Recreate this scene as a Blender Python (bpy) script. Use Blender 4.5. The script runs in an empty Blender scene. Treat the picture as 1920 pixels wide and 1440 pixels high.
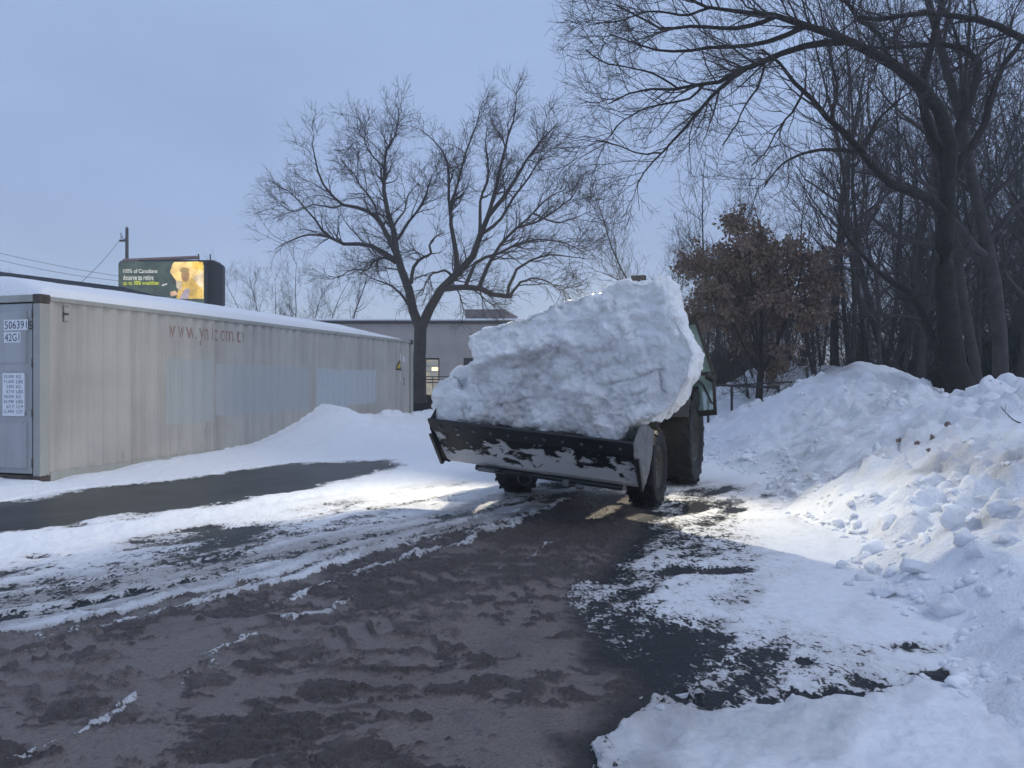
import bpy, bmesh, math
import numpy as np
from mathutils import Vector, Matrix

# ------------------------------------------------------------------ camera, sky, light
F, CX, HY, CAMH = 1434.0, 960.0, 715.0, 1.41       # focal length and horizon in photo pixels, eye height
scn = bpy.context.scene
COL = scn.collection
cam = bpy.data.cameras.new("camera")
cam.sensor_width = 36.0
cam.lens = F / 1920.0 * 36.0
cam.shift_y = -(720.0 - HY) / 1920.0
cam.clip_start, cam.clip_end = 0.05, 6000.0
camo = bpy.data.objects.new("camera", cam)
camo.location = (0, 0, CAMH)
camo.rotation_euler = (math.radians(90), 0, 0)
COL.objects.link(camo)
scn.camera = camo

SUN_EL, SUN_AZ = math.radians(56), math.radians(112)   # weak daylight behind cloud
world = bpy.data.worlds.new("World")
scn.world = world
world.use_nodes = True
wn, wl = world.node_tree.nodes, world.node_tree.links
wn.clear()
wout = wn.new("ShaderNodeOutputWorld")
sky = wn.new("ShaderNodeTexSky")
sky.sky_type = 'NISHITA'
sky.sun_disc = False
sky.sun_elevation = SUN_EL
sky.sun_rotation = SUN_AZ
sky.dust_density = 0.6
bg1 = wn.new("ShaderNodeBackground"); bg1.inputs['Strength'].default_value = 0.05
wl.new(sky.outputs[0], bg1.inputs['Color'])
tc = wn.new("ShaderNodeTexCoord")
sep = wn.new("ShaderNodeSeparateXYZ"); wl.new(tc.outputs['Generated'], sep.inputs[0])
ramp = wn.new("ShaderNodeValToRGB")
cr = ramp.color_ramp
cr.elements[0].position = 0.0; cr.elements[0].color = (0.285, 0.33, 0.49, 1)
cr.elements[1].position = 1.0; cr.elements[1].color = (0.30, 0.37, 0.53, 1)
e = cr.elements.new(0.18); e.color = (0.25, 0.31, 0.49, 1)
e = cr.elements.new(0.42); e.color = (0.285, 0.37, 0.56, 1)
wl.new(sep.outputs['Z'], ramp.inputs[0])
cn = wn.new("ShaderNodeTexNoise"); cn.inputs['Scale'].default_value = 2.2; cn.inputs['Detail'].default_value = 5
cmap = wn.new("ShaderNodeMapping"); cmap.inputs['Scale'].default_value = (1, 1, 2.5)
wl.new(tc.outputs['Generated'], cmap.inputs[0]); wl.new(cmap.outputs[0], cn.inputs['Vector'])
cm = wn.new("ShaderNodeMapRange"); cm.inputs['To Min'].default_value = 0.72; cm.inputs['To Max'].default_value = 1.28
wl.new(cn.outputs['Fac'], cm.inputs['Value'])
mul = wn.new("ShaderNodeVectorMath"); mul.operation = 'SCALE'
wl.new(ramp.outputs[0], mul.inputs[0]); wl.new(cm.outputs[0], mul.inputs['Scale'])
bg2 = wn.new("ShaderNodeBackground"); bg2.inputs['Strength'].default_value = 1.06
wl.new(mul.outputs[0], bg2.inputs['Color'])
addw = wn.new("ShaderNodeAddShader")
wl.new(bg1.outputs[0], addw.inputs[0]); wl.new(bg2.outputs[0], addw.inputs[1])
wl.new(addw.outputs[0], wout.inputs['Surface'])

sun = bpy.data.lights.new("sun", 'SUN')
sun.energy = 0.65; sun.angle = math.radians(28); sun.color = (0.95, 0.97, 1.0)
suno = bpy.data.objects.new("sun", sun)
suno.rotation_euler = (math.pi / 2 - SUN_EL, 0, math.pi - SUN_AZ)
COL.objects.link(suno)

vs = scn.view_settings
vs.view_transform = 'Standard'; vs.look = 'None'; vs.exposure = 0.0; vs.gamma = 1.0; vs.use_curve_mapping = False
scn.cycles.max_bounces = 8; scn.cycles.transparent_max_bounces = 16
scn.cycles.use_denoising = True

# ------------------------------------------------------------------ helpers
RNG = np.random.default_rng(7)

def W(px, py, d):
    return np.array([(px - CX) / F * d, d, CAMH - (py - HY) / F * d])

def G(px, py):
    d = CAMH * F / (py - HY)
    return np.array([(px - CX) / F * d, d])

def GP(pts): return np.array([G(*p) for p in pts])

def hash01(ix, iy, iz, seed):
    h = (ix.astype(np.int64) * 374761393 + iy.astype(np.int64) * 668265263 + iz.astype(np.int64) * 2147483647 + seed * 974634287) & 0xFFFFFFFF
    h = ((h ^ (h >> 13)) * 1274126177) & 0xFFFFFFFF
    h = (h ^ (h >> 16)) & 0xFFFFFFFF
    h = (h * 2246822519) & 0xFFFFFFFF
    return ((h ^ (h >> 15)) & 0xFFFFFF) / float(0xFFFFFF)

def vnoise(p, seed=0):
    """value noise, -1..1; p (N,2) or (N,3)"""
    if p.shape[1] == 2:
        f = np.floor(p); w = p - f; w = w * w * w * (w * (w * 6 - 15) + 10)
        ix, iy = f[:, 0].astype(np.int64), f[:, 1].astype(np.int64); iz = np.zeros_like(ix)
        a = hash01(ix, iy, iz, seed); b = hash01(ix + 1, iy, iz, seed)
        c = hash01(ix, iy + 1, iz, seed); d = hash01(ix + 1, iy + 1, iz, seed)
        u, v = w[:, 0], w[:, 1]
        return 2 * (a * (1 - u) * (1 - v) + b * u * (1 - v) + c * (1 - u) * v + d * u * v) - 1
    f = np.floor(p); w = p - f; w = w * w * w * (w * (w * 6 - 15) + 10)
    ix, iy, iz = (f[:, k].astype(np.int64) for k in range(3))
    u, v, t = w[:, 0], w[:, 1], w[:, 2]
    r = 0
    for dx in (0, 1):
        for dy in (0, 1):
            for dz in (0, 1):
                r = r + hash01(ix + dx, iy + dy, iz + dz, seed) * (u if dx else 1 - u) * (v if dy else 1 - v) * (t if dz else 1 - t)
    return 2 * r - 1

def fbm(p, scale, oct=4, seed=0, gain=0.5, bil=False):
    r = 0; a = 1.0; s = 1.0 / scale; tot = 0
    rot = np.array([[0.8, -0.6], [0.6, 0.8]])
    q = p
    for o in range(oct):
        n = vnoise(q * s, seed + o * 17)
        if bil: n = np.abs(n) * 2 - 1
        r = r + a * n; tot += a; a *= gain; s *= 2.03
        if p.shape[1] == 2: q = q @ rot
    return r / tot

def sstep(a, b, x):
    t = np.clip((x - a) / (b - a), 0, 1)
    return t * t * (3 - 2 * t)

def worley(p, scale, seed=0):
    """2D cellular distances F1, F2 and the cell's own random number"""
    q = p / scale
    f = np.floor(q).astype(np.int64)
    d1 = np.full(len(p), 9.0); d2 = np.full(len(p), 9.0); cid = np.zeros(len(p))
    z = np.zeros(len(p), np.int64)
    for dx in (-1, 0, 1):
        for dy in (-1, 0, 1):
            cx, cy = f[:, 0] + dx, f[:, 1] + dy
            px = cx + hash01(cx, cy, z, seed); py = cy + hash01(cx, cy, z, seed + 1)
            d = np.hypot(q[:, 0] - px, q[:, 1] - py)
            h = hash01(cx, cy, z, seed + 2)
            n = d < d1
            d2 = np.where(n, d1, np.minimum(d2, d)); cid = np.where(n, h, cid); d1 = np.where(n, d, d1)
    return d1, d2, cid

def seg_dist(P, line):
    """distance to an open polyline, and 0..1 position along it"""
    best = np.full(len(P), 1e9); pos = np.zeros(len(P))
    L = np.concatenate([[0], np.cumsum(np.linalg.norm(np.diff(line, axis=0), axis=1))])
    for i in range(len(line) - 1):
        a, b = line[i], line[i + 1]; ab = b - a
        t = np.clip(((P - a) @ ab) / (ab @ ab + 1e-12), 0, 1)
        d = np.linalg.norm(P - a - t[:, None] * ab, axis=1)
        m = d < best
        best = np.where(m, d, best); pos = np.where(m, (L[i] + t * (L[i + 1] - L[i])) / L[-1], pos)
    return best, pos

def sd_poly(P, poly):
    """signed distance, negative inside"""
    closed = np.vstack([poly, poly[:1]])
    d, _ = seg_dist(P, closed)
    ins = np.zeros(len(P), bool)
    x, y = P[:, 0], P[:, 1]
    for i in range(len(poly)):
        x1, y1 = closed[i]; x2, y2 = closed[i + 1]
        if y1 == y2: continue
        c = ((y1 > y) != (y2 > y)) & (x < (x2 - x1) * (y - y1) / (y2 - y1) + x1)
        ins ^= c
    return np.where(ins, -d, d)

def tag(o, label=None, cat=None, group=None, kind=None):
    if label: o['label'] = label
    if cat: o['category'] = cat
    if group: o['group'] = group
    if kind: o['kind'] = kind
    return o

def empty(name, loc=(0, 0, 0), rz=0.0, parent=None):
    o = bpy.data.objects.new(name, None)
    o.location = loc; o.rotation_euler = (0, 0, rz); o.empty_display_size = 0.2
    o.parent = parent
    COL.objects.link(o); return o

def link(name, me, mat, parent=None):
    o = bpy.data.objects.new(name, me)
    if mat is not None:
        me.materials.clear(); me.materials.append(mat)
    o.parent = parent
    COL.objects.link(o); return o

def np_mesh(name, V, quads=None, tris=None, smooth=True, attrs=None):
    me = bpy.data.meshes.new(name)
    V = np.asarray(V, np.float32)
    me.vertices.add(len(V)); me.vertices.foreach_set('co', V.ravel())
    loops, starts, n = [], [], 0
    if quads is not None and len(quads):
        q = np.asarray(quads, np.int32); loops.append(q.ravel()); starts.append(np.arange(len(q)) * 4); n = len(q) * 4
    if tris is not None and len(tris):
        t = np.asarray(tris, np.int32); loops.append(t.ravel()); starts.append(n + np.arange(len(t)) * 3)
    loops = np.concatenate(loops).astype(np.int32); starts = np.concatenate(starts).astype(np.int32)
    me.loops.add(len(loops)); me.loops.foreach_set('vertex_index', loops)
    me.polygons.add(len(starts)); me.polygons.foreach_set('loop_start', starts)
    me.update(calc_edges=True)
    me.polygons.foreach_set('use_smooth', np.full(len(starts), smooth))
    for k, v in (attrs or {}).items():
        a = me.attributes.new(k, 'FLOAT', 'POINT'); a.data.foreach_set('value', np.asarray(v, np.float32))
    me.validate(); me.update()
    return me

def grid_quads(n, m):
    i = np.arange(n - 1)[:, None] * m + np.arange(m - 1)[None, :]
    i = i.ravel()
    return np.stack([i, i + m, i + m + 1, i + 1], 1)

class MB:
    """collects simple solids into one mesh"""
    def __init__(s): s.bm = bmesh.new()
    def box(s, lo, hi, M=None):
        (x0, y0, z0), (x1, y1, z1) = lo, hi
        v = [s.bm.verts.new(p) for p in ((x0,y0,z0),(x1,y0,z0),(x1,y1,z0),(x0,y1,z0),(x0,y0,z1),(x1,y0,z1),(x1,y1,z1),(x0,y1,z1))]
        for f in ((3,2,1,0),(4,5,6,7),(0,1,5,4),(1,2,6,5),(2,3,7,6),(3,0,4,7)): s.bm.faces.new([v[i] for i in f])
        if M is not None: bmesh.ops.transform(s.bm, matrix=M, verts=v)
        return s
    def prism(s, pts, ax, a, b):
        """polygon pts in the plane across axis ax, from a to b"""
        def P(p, t):
            return {'x': (t, p[0], p[1]), 'y': (p[0], t, p[1]), 'z': (p[0], p[1], t)}[ax]
        A = [s.bm.verts.new(P(p, a)) for p in pts]; B = [s.bm.verts.new(P(p, b)) for p in pts]
        n = len(pts)
        s.bm.faces.new(A); s.bm.faces.new(B[::-1])
        for i in range(n): s.bm.faces.new((A[i], B[i], B[(i+1) % n], A[(i+1) % n]))
        return s
    def cyl(s, p0, p1, r0, r1=None, k=16, cap=True):
        r1 = r0 if r1 is None else r1
        p0, p1 = Vector(p0), Vector(p1); d = (p1 - p0).normalized()
        u = d.orthogonal().normalized(); w = d.cross(u)
        A, B = [], []
        for i in range(k):
            a = 2 * math.pi * i / k; o = u * math.cos(a) + w * math.sin(a)
            A.append(s.bm.verts.new(p0 + o * r0)); B.append(s.bm.verts.new(p1 + o * r1))
        for i in range(k): s.bm.faces.new((A[i], A[(i+1) % k], B[(i+1) % k], B[i]))
        if cap: s.bm.faces.new(A[::-1]); s.bm.faces.new(B)
        return s
    def lathe(s, prof, axis_p, k=40):
        """profile (x, r) turned about the x axis"""
        rings = []
        for x, r in prof:
            rings.append([s.bm.verts.new((axis_p[0] + x, axis_p[1] + r * math.cos(2*math.pi*i/k), axis_p[2] + r * math.sin(2*math.pi*i/k))) for i in range(k)])
        for a, b in zip(rings, rings[1:]):
            for i in range(k): s.bm.faces.new((a[i], a[(i+1) % k], b[(i+1) % k], b[i]))
        return s
    def build(s, name, mat, parent=None, bevel=0.0, smooth=False):
        bmesh.ops.recalc_face_normals(s.bm, faces=s.bm.faces)
        me = bpy.data.meshes.new(name); s.bm.to_mesh(me); s.bm.free()
        o = link(name, me, mat, parent)
        if smooth:
            me.polygons.foreach_set('use_smooth', np.full(len(me.polygons), True)); me.update()
        if bevel:
            m = o.modifiers.new('bevel', 'BEVEL'); m.width = bevel; m.segments = 2; m.limit_method = 'ANGLE'; m.angle_limit = math.radians(35)
        return o

# ------------------------------------------------------------------ materials
class NT:
    def __init__(s, name):
        s.m = bpy.data.materials.new(name); s.m.use_nodes = True
        s.n, s.l = s.m.node_tree.nodes, s.m.node_tree.links
        s.b = s.n['Principled BSDF']; s.out = s.n['Material Output']
    def node(s, t, **kw):
        x = s.n.new(t)
        for k, v in kw.items(): setattr(x, k, v)
        return x
    def val(s, sock, v):
        if isinstance(v, bpy.types.NodeSocket): s.l.new(v, sock)
        else: sock.default_value = v
    def coord(s, which='Object'):
        return s.node('ShaderNodeTexCoord').outputs[which]
    def noise(s, scale, detail=4, rough=0.55, vec=None, dist=0.0, stretch=None):
        vec = vec or s.coord()
        if stretch:
            mp = s.node('ShaderNodeMapping'); mp.inputs['Scale'].default_value = stretch; s.l.new(vec, mp.inputs[0]); vec = mp.outputs[0]
        n = s.node('ShaderNodeTexNoise'); s.l.new(vec, n.inputs['Vector'])
        n.inputs['Scale'].default_value = scale; n.inputs['Detail'].default_value = detail
        n.inputs['Roughness'].default_value = rough; n.inputs['Distortion'].default_value = dist
        return n.outputs['Fac']
    def math(s, op, a, b=0.0, c=0.0, clamp=False):
        x = s.node('ShaderNodeMath', operation=op, use_clamp=clamp)
        s.val(x.inputs[0], a); s.val(x.inputs[1], b)
        if op in ('MULTIPLY_ADD', 'SMOOTH_MIN'): s.val(x.inputs[2], c)
        return x.outputs[0]
    def rng(s, v, a, b, c=0.0, d=1.0):
        x = s.node('ShaderNodeMapRange'); s.val(x.inputs['Value'], v)
        for k, t in zip(('From Min', 'From Max', 'To Min', 'To Max'), (a, b, c, d)): s.val(x.inputs[k], t)
        return x.outputs[0]
    def mix(s, f, a, b):
        x = s.node('ShaderNodeMix', data_type='RGBA')
        s.val(x.inputs[0], f)
        for sock, v in ((x.inputs[6], a), (x.inputs[7], b)):
            s.val(sock, v if isinstance(v, bpy.types.NodeSocket) else (*v, 1))
        return x.outputs[2]
    def attr(s, name): return s.node('ShaderNodeAttribute', attribute_name=name).outputs['Fac']
    def bump(s, h, dist, strength=1.0):
        x = s.node('ShaderNodeBump'); x.inputs['Distance'].default_value = dist; x.inputs['Strength'].default_value = strength
        s.val(x.inputs['Height'], h); s.l.new(x.outputs[0], s.b.inputs['Normal']); return x
    def set(s, **kw):
        for k, v in kw.items():
            k = k.replace('_', ' ')
            sock = s.b.inputs[k]
            if isinstance(v, tuple) and len(v) == 3 and sock.type == 'RGBA': v = (*v, 1)
            s.val(sock, v)
        return s

def paint(name, col, col2=None, rough=0.5, scale=3.0, bump=0.0, metallic=0.0, lo=0.4, hi=0.65, spec=0.4):
    t = NT(name)
    n = t.noise(scale, 5)
    t.set(Base_Color=t.mix(t.rng(n, lo, hi), col, col2 or tuple(c * 0.75 for c in col)), Roughness=t.rng(t.noise(scale * 2.3, 3), 0.3, 0.7, rough * 0.8, min(1, rough * 1.2)), Metallic=metallic, Specular_IOR_Level=spec)
    if bump: t.bump(t.noise(scale * 6, 4), bump)
    return t.m

def mat_snow(name, sss=0.0, white=(0.86, 0.88, 0.92), grey=(0.33, 0.29, 0.27), bump=0.012, fine=22.0):
    t = NT(name)
    dirt = t.attr('dirt')
    v = t.coord()
    n1 = t.noise(3.0, 6, 0.6, v); n2 = t.noise(fine, 5, 0.65, v); n3 = t.noise(70, 3, 0.6, v)
    d = t.math('ADD', dirt, t.math('MULTIPLY', t.math('SUBTRACT', n1, 0.5), 0.55))
    d = t.math('ADD', d, t.math('MULTIPLY', t.math('SUBTRACT', n2, 0.5), 0.35))
    d = t.rng(d, 0.12, 1.05)
    speck = t.rng(t.noise(38, 2, 0.5, v), 0.72, 0.76)
    speck = t.math('MULTIPLY', speck, t.rng(t.math('ADD', dirt, t.math('SUBTRACT', n1, 0.5)), 0.05, 0.3))
    c = t.mix(d, white, grey)
    c = t.mix(t.math('MULTIPLY', speck, 0.6), c, (0.06, 0.05, 0.045))
    t.set(Base_Color=c, Roughness=0.62, Specular_IOR_Level=0.3)
    if sss:
        t.set(Subsurface_Weight=sss, Subsurface_Scale=0.09)
        t.b.inputs['Subsurface Radius'].default_value = (1.0, 0.95, 0.75)
    h = t.math('ADD', t.math('MULTIPLY', n2, 1.0), t.math('MULTIPLY', n3, 0.3))
    t.bump(h, bump)
    return t.m

M_SNOW = mat_snow('snow', bump=0.024, grey=(0.30, 0.285, 0.28))
M_CHUNK = mat_snow('packed_snow', sss=0.35, white=(0.90, 0.905, 0.905), grey=(0.36, 0.325, 0.305), bump=0.04, fine=15.0)
M_CLOD = mat_snow('clod_snow', sss=0.35, bump=0.008)
M_BARK = paint('bark', (0.055, 0.047, 0.045), (0.03, 0.027, 0.027), 0.9, 4.0, 0.02)
M_BARK2 = paint('bark_brown', (0.026, 0.021, 0.018), (0.011, 0.009, 0.009), 0.9, 9.0, 0.06)
M_TWIG = paint('twig', (0.062, 0.052, 0.052), (0.040, 0.035, 0.037), 0.9, 2.0)
M_TWIG2 = paint('twig_hazed', (0.085, 0.077, 0.085), (0.06, 0.055, 0.062), 0.9, 2.0)  # paler twig for far trees: distance haze put into the colour

# ------------------------------------------------------------------ ground sheet
TR = math.radians(-22)                                    # the tractor heads a little to the left of the camera
TC = np.array([0.82, 9.15])                               # middle of its front axle on the ground
def TL(x, y):                                             # tractor plan -> world plan
    return TC + np.array([x * math.cos(TR) - y * math.sin(TR), x * math.sin(TR) + y * math.cos(TR)])

S_POLY = GP([(-400,1232),(0,1174),(200,1138),(420,1088),(640,1024),(800,988),(960,950),(1110,926),(1230,928),(1222,985),(1165,1050),(1108,1100),(1100,1190),(1160,1245),(1275,1290),(1245,1322),(1165,1342),(1090,1400),(1098,1445),(1110,1800),(-900,1800),(-1200,1330)])
B_POLY = GP([(-500,1010),(0,944),(180,916),(400,893),(560,871),(730,862),(742,872),(690,890),(560,917),(420,946),(200,973),(0,1006),(-500,1100)])
D_POLY = GP([(1098,1105),(1180,1050),(1262,1090),(1300,1140),(1390,1195),(1425,1240),(1400,1280),(1330,1305),(1270,1325),(1160,1260),(1090,1180)])
E_POLY = GP([(1078,1800),(1066,1445),(1062,1398),(1142,1337),(1228,1318),(1295,1318),(1500,1336),(1700,1302),(1808,1246),(1822,1180),(1960,1090),(2600,1090),(3500,1800)])
RIDGES = [  # polyline (photo pixels on the ground), half width m, height m
    ([(-300,1165),(0,1118),(250,1076),(500,1030),(700,1002),(900,976),(1000,957)], 0.050, 0.035),
    ([(-300,1207),(0,1157),(200,1124),(420,1080),(600,1042),(760,1007),(940,966)], 0.060, 0.045),
    ([(500,1140),(560,1112),(640,1090),(720,1062),(830,1030),(960,987),(1020,962)], 0.060, 0.035),
    ([(515,1172),(600,1150),(690,1124)], 0.045, 0.03),
    ([(870,1010),(940,985),(1030,955),(1080,938)], 0.05, 0.02),
    ([(930,1075),(1000,1045),(1050,1020)], 0.03, 0.02),
    ([(330,1288),(400,1262),(440,1240)], 0.05, 0.035),
    ([(395,1235),(450,1205),(480,1192)], 0.04, 0.05),
    ([(120,1395),(190,1365),(245,1330),(265,1300)], 0.035, 0.025),
    ([(0,1440),(60,1410),(140,1385)], 0.03, 0.02),
    ([(340,1140),(400,1128),(430,1122)], 0.03, 0.02),
]
RIDGES = [(GP(a), w, h) for a, w, h in RIDGES]
HOLES = [(1762,1284,0.085), (1598,1313,0.06), (1522,1318,0.06), (1452,1322,0.04), (1660,1300,0.05), (1505,1245,0.03)]
FOOT = [(1420,1265,0.16), (1322,1352,0.17), (1345,1170,0.14), (1425,1288,0.14), (1360,1325,0.13), (1350,1195,0.12), (1240,1395,0.12)]

def ground_fields(P):
    n = len(P)
    wob = np.stack([fbm(P, 0.35, 4, 3), fbm(P, 0.35, 4, 4)], 1)
    Pw = P + 0.10 * wob
    sdS = sd_poly(Pw, S_POLY); sdB = sd_poly(P + 0.22 * wob, B_POLY); sdE = sd_poly(P + 0.20 * wob + 0.05 * np.stack([fbm(P, 0.07, 3, 7), fbm(P, 0.07, 3, 8)], 1), E_POLY)
    x, y = P[:, 0], P[:, 1]
    far = sstep(14, 22, y)
    # track coordinates
    dr = np.array([-0.56, -0.83]); sN = np.array([0.83, -0.56])
    s_, t_ = P @ dr, P @ sN
    st = np.stack([s_ * 0.35, t_], 1)
    streak = fbm(st, 0.22, 4, 11)
    big = fbm(P, 1.3, 4, 21)
    med = fbm(P, 0.32, 4, 31)
    # --- snow level: >0 snow, <0 bare
    rgt = sstep(-0.1, 0.5, x) * sstep(10.5, 8.0, y)                                # trodden thin on the right of the slush
    snow = np.where(sdS < 0, sdS * 1.6, sdS * 1.5 + 0.02)
    snow = np.clip(snow, -0.8, 1.0)
    sdD = sd_poly(P + 0.16 * wob, D_POLY)
    drive = sstep(3.2, 0.4, sdS) * sstep(15, 10, y)                                # driven-over part of the yard
    snow = np.minimum(snow, 1 - drive * (0.70 + 0.10 * big))
    lstrip = sstep(0.2, -0.8, x) * sstep(2.6, 1.6, sdS) * (sdS > -0.1)
    snow = np.where(lstrip > 0, np.minimum(snow, 1 - lstrip * (0.74 + 0.16 * streak + 0.12 * big)), snow)
    dk = sstep(0.30, -0.25, sdD)
    snow = np.where(sdS > -0.3, snow * (1 - dk) + dk * (0.31 - 0.12 * big - 0.20 * sstep(0.1, -0.35, sdD) + 0.05 * np.clip(sdS, 0, 0.6)), snow)
    snow = snow - 0.10 * rgt * sstep(2.6, 0.2, sdS) * (1 + med)
    snow = np.where(sdB < 0.5, np.minimum(snow, sdB * 1.5 + 0.05 + 0.35 * streak), snow)
    packed = sstep(3.0, 0.3, np.abs(sdS)) * sstep(15, 10, y)
    snow = snow - 0.30 * packed * np.clip(streak + 0.20, 0, 1) - 0.30 * np.clip(big - 0.25, 0, 1) * (1 - far)
    # dark melted patches beside the tractor
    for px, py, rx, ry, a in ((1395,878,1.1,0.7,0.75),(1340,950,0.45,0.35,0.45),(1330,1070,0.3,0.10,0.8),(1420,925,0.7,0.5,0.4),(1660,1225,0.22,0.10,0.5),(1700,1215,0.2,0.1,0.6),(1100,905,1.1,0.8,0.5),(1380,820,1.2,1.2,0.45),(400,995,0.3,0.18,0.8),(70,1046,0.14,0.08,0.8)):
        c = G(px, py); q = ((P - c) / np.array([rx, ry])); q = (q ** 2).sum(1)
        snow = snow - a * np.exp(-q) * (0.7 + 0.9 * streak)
    fp = np.zeros(n)
    for px, py, r in FOOT:
        c = G(px, py); q = ((P - c) / np.array([r * 0.75, r * 1.15])); q = (q ** 2).sum(1)
        fp = np.maximum(fp, np.exp(-q ** 2))
    # long streaks of pressed snow left between the wheel tracks, running with them
    lnS = GP([(-700,1290),(-300,1215),(0,1174),(200,1138),(420,1088),(640,1024),(800,988),(960,950),(1110,926)])
    dS_, pS = seg_dist(P, lnS)
    cr_s = np.where(sdS < 0, -dS_, dS_) + 0.05 * wob[:, 0]
    along_s = pS * 9.0
    b1 = vnoise(np.stack([cr_s / 0.16 + 7, along_s * 0.55], 1), 91); b2 = vnoise(np.stack([cr_s / 0.075, along_s * 0.9 + 3], 1), 92)
    bandn = 0.65 * b1 + 0.5 * b2
    bandr = 0.8 * vnoise(np.stack([cr_s / 0.22 + 17, along_s * 0.35], 1), 93) + 0.5 * vnoise(np.stack([cr_s / 0.09, along_s * 0.8 + 5], 1), 94)
    left_ = sstep(0.75, 0.25, x) * sstep(-0.02, 0.03, pS) * sstep(0.99, 0.93, pS)
    upz = sstep(-1.05, -0.10, cr_s) * left_ * sstep(0.10, 0.0, sdS)
    snow = np.maximum(snow, upz * (bandn * 0.75 + 0.30 * upz - 0.02) - (1 - upz) * 0.8)
    trk = left_ * sstep(0.75, 0.1, np.abs(cr_s - 0.05))
    # ridges thrown up by the tyres
    rid = np.zeros(n); rh = np.zeros(n); tiny = fbm(P, 0.09, 3, 5)
    for ri, (ln, w, h) in enumerate(RIDGES):
        d, pos = seg_dist(P + 0.10 * wob + 0.025 * np.stack([tiny, fbm(P, 0.08, 3, 6)], 1), ln)
        ww = w * (0.65 + 0.9 * np.clip(med + 0.5 * tiny, -1, 1))
        g = np.exp(-(d / np.maximum(ww * 1.6, 0.012)) ** 2) * sstep(0, 0.06, pos) * sstep(1, 0.94, pos)
        g = g * sstep(-0.75, -0.2, streak + 0.5 * tiny) * (1.0 if ri < 5 else 0.74 + 0.25 * med)
        rid = np.maximum(rid, g); rh = np.maximum(rh, g * h * 0.30)
    snow = np.maximum(snow, (rid - 0.62) * 0.62 + 0.10 * med)
    snow = np.where(sdE < 0.25, np.maximum(snow, np.clip(-sdE * 5 + 0.02, -1, 1)), snow)
    snow = snow - 0.12 * fp
    for px, py, r in HOLES:
        c = G(px, py); q = (((P + 0.05 * wob) - c) / np.array([r, r * 1.3])); snow = snow - 1.6 * np.exp(-(q ** 2).sum(1) ** 1.5)
    # --- pack: greyish pressed snow / ice between the ridges
    dR, _ = seg_dist(P, GP([(-300,1190),(0,1138),(300,1080),(520,1035),(760,1003),(960,965),(1100,930)]))
    pack = np.exp(-(dR / 0.55) ** 2) * (0.85 + 0.4 * streak) * (1 - 0.9 * sstep(0.25, 0.6, rid))
    pack = np.maximum(pack, 0.55 * sstep(0.8, 0.05, sdS) * sstep(9.9, 6, y) * (x > -1.2))
    pack = np.maximum(pack, 0.55 * fp)
    pack = np.clip(np.maximum(pack, 0.22 * drive) + 0.45 * packed * np.clip(streak + 0.1, 0, 1) + 0.25 * drive * np.clip(big, 0, 1), 0, 1)
    pack = np.maximum(pack, 0.40 * sstep(-0.5, -1.0, sdS))
    pack = np.maximum(pack, lstrip * np.clip(0.20 + 0.6 * streak + 0.3 * big, 0, 0.7))
    pack = np.clip(np.maximum(pack, trk * np.clip(0.62 - 0.75 * bandn, 0, 1)), 0, 1)
    # --- slush
    slush = sstep(0.10, -0.22, sdS)
    wet = sstep(0.22, 0.85, x - 0.14 * (y - 3.0) + 0.25 * med) * sstep(5.4, 4.3, y)                 # runs thin to wet asphalt on the right
    slush = slush * (1 - 0.85 * wet * (0.75 + 0.5 * med))
    lug = np.sin(2 * np.pi * (s_ / 0.19 + np.abs(((t_ + 0.35 * big) % 0.62) - 0.31) * 3.2 + 0.45 * med))
    bars = np.sin(2 * np.pi * (y / 0.21 + 0.30 * x + 0.5 * med)) 
    gate = sstep(-0.05, 0.25, fbm(P, 0.7, 3, 55)); gate2 = sstep(0.05, 0.30, fbm(P, 0.6, 3, 56)) * sstep(-1.6, -0.6, x)
    treadmark = gate * sstep(0.55, 0.85, lug) + gate2 * sstep(0.65, 0.9, bars)
    padn = 0.7 * fbm(P * np.array([0.55, 1.0]) + 0.06 * wob, 0.15, 5, 171, 0.6) + 0.55 * fbm(P, 0.07, 3, 176) * sstep(-0.2, 0.3, fbm(P, 0.8, 2, 177)) + 0.30 * big + 0.08
    pad = sstep(-0.03, 0.06, padn) * (1 - 0.9 * np.clip(treadmark, 0, 1)) * slush
    gritz = fbm(P, 0.045, 3, 173)
    light = np.clip(0.12 + 0.62 * pad + 0.25 * tiny * (1 - pad) + 0.35 * fbm(P, 0.5, 3, 174) + 0.18 * sstep(0.3, -1.8, x) + 0.30 * bandr * sstep(-3.0, -0.2, cr_s) * sstep(0.8, 0.0, x), 0, 1) * slush * sstep(9.0, 4.4, y)
    # --- heights
    lug_t = t_ * 1.0
    lump = fbm(P, 0.12, 4, 61, bil=True)
    rz = 0.018 * (1 - lump) + 0.017 * gritz + 0.006 * fbm(P, 0.02, 2, 178) + 0.012 * fbm(P, 0.25, 3, 175)
    z = slush * (0.012 * bandr * sstep(-3.0, -0.2, cr_s) * sstep(0.8, 0.0, x) + pad * 0.014 + (1 - pad) * rz + 0.018 * streak + 0.012 * np.clip(treadmark, 0, 1))
    z = z - light * 0.006
    sl = np.clip(snow, 0, 1)
    z = z + 0.014 * sstep(0, 0.25, snow) + 0.02 * sl * (0.3 + med * 0.5) + 0.012 * streak * sl * packed + rh
    z = z + 0.012 * fbm(P, 0.12, 3, 81) * sl
    z = z - 0.035 * fp * sl
    lay = sstep(0.01, -0.06, sdE)
    z = z + lay * (0.034 + 0.03 * big + 0.02 * med + 0.012 * fbm(P, 0.08, 3, 83)) 
    z = z + 0.10 * big * far + 0.02 * big * (1 - far)
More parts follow.
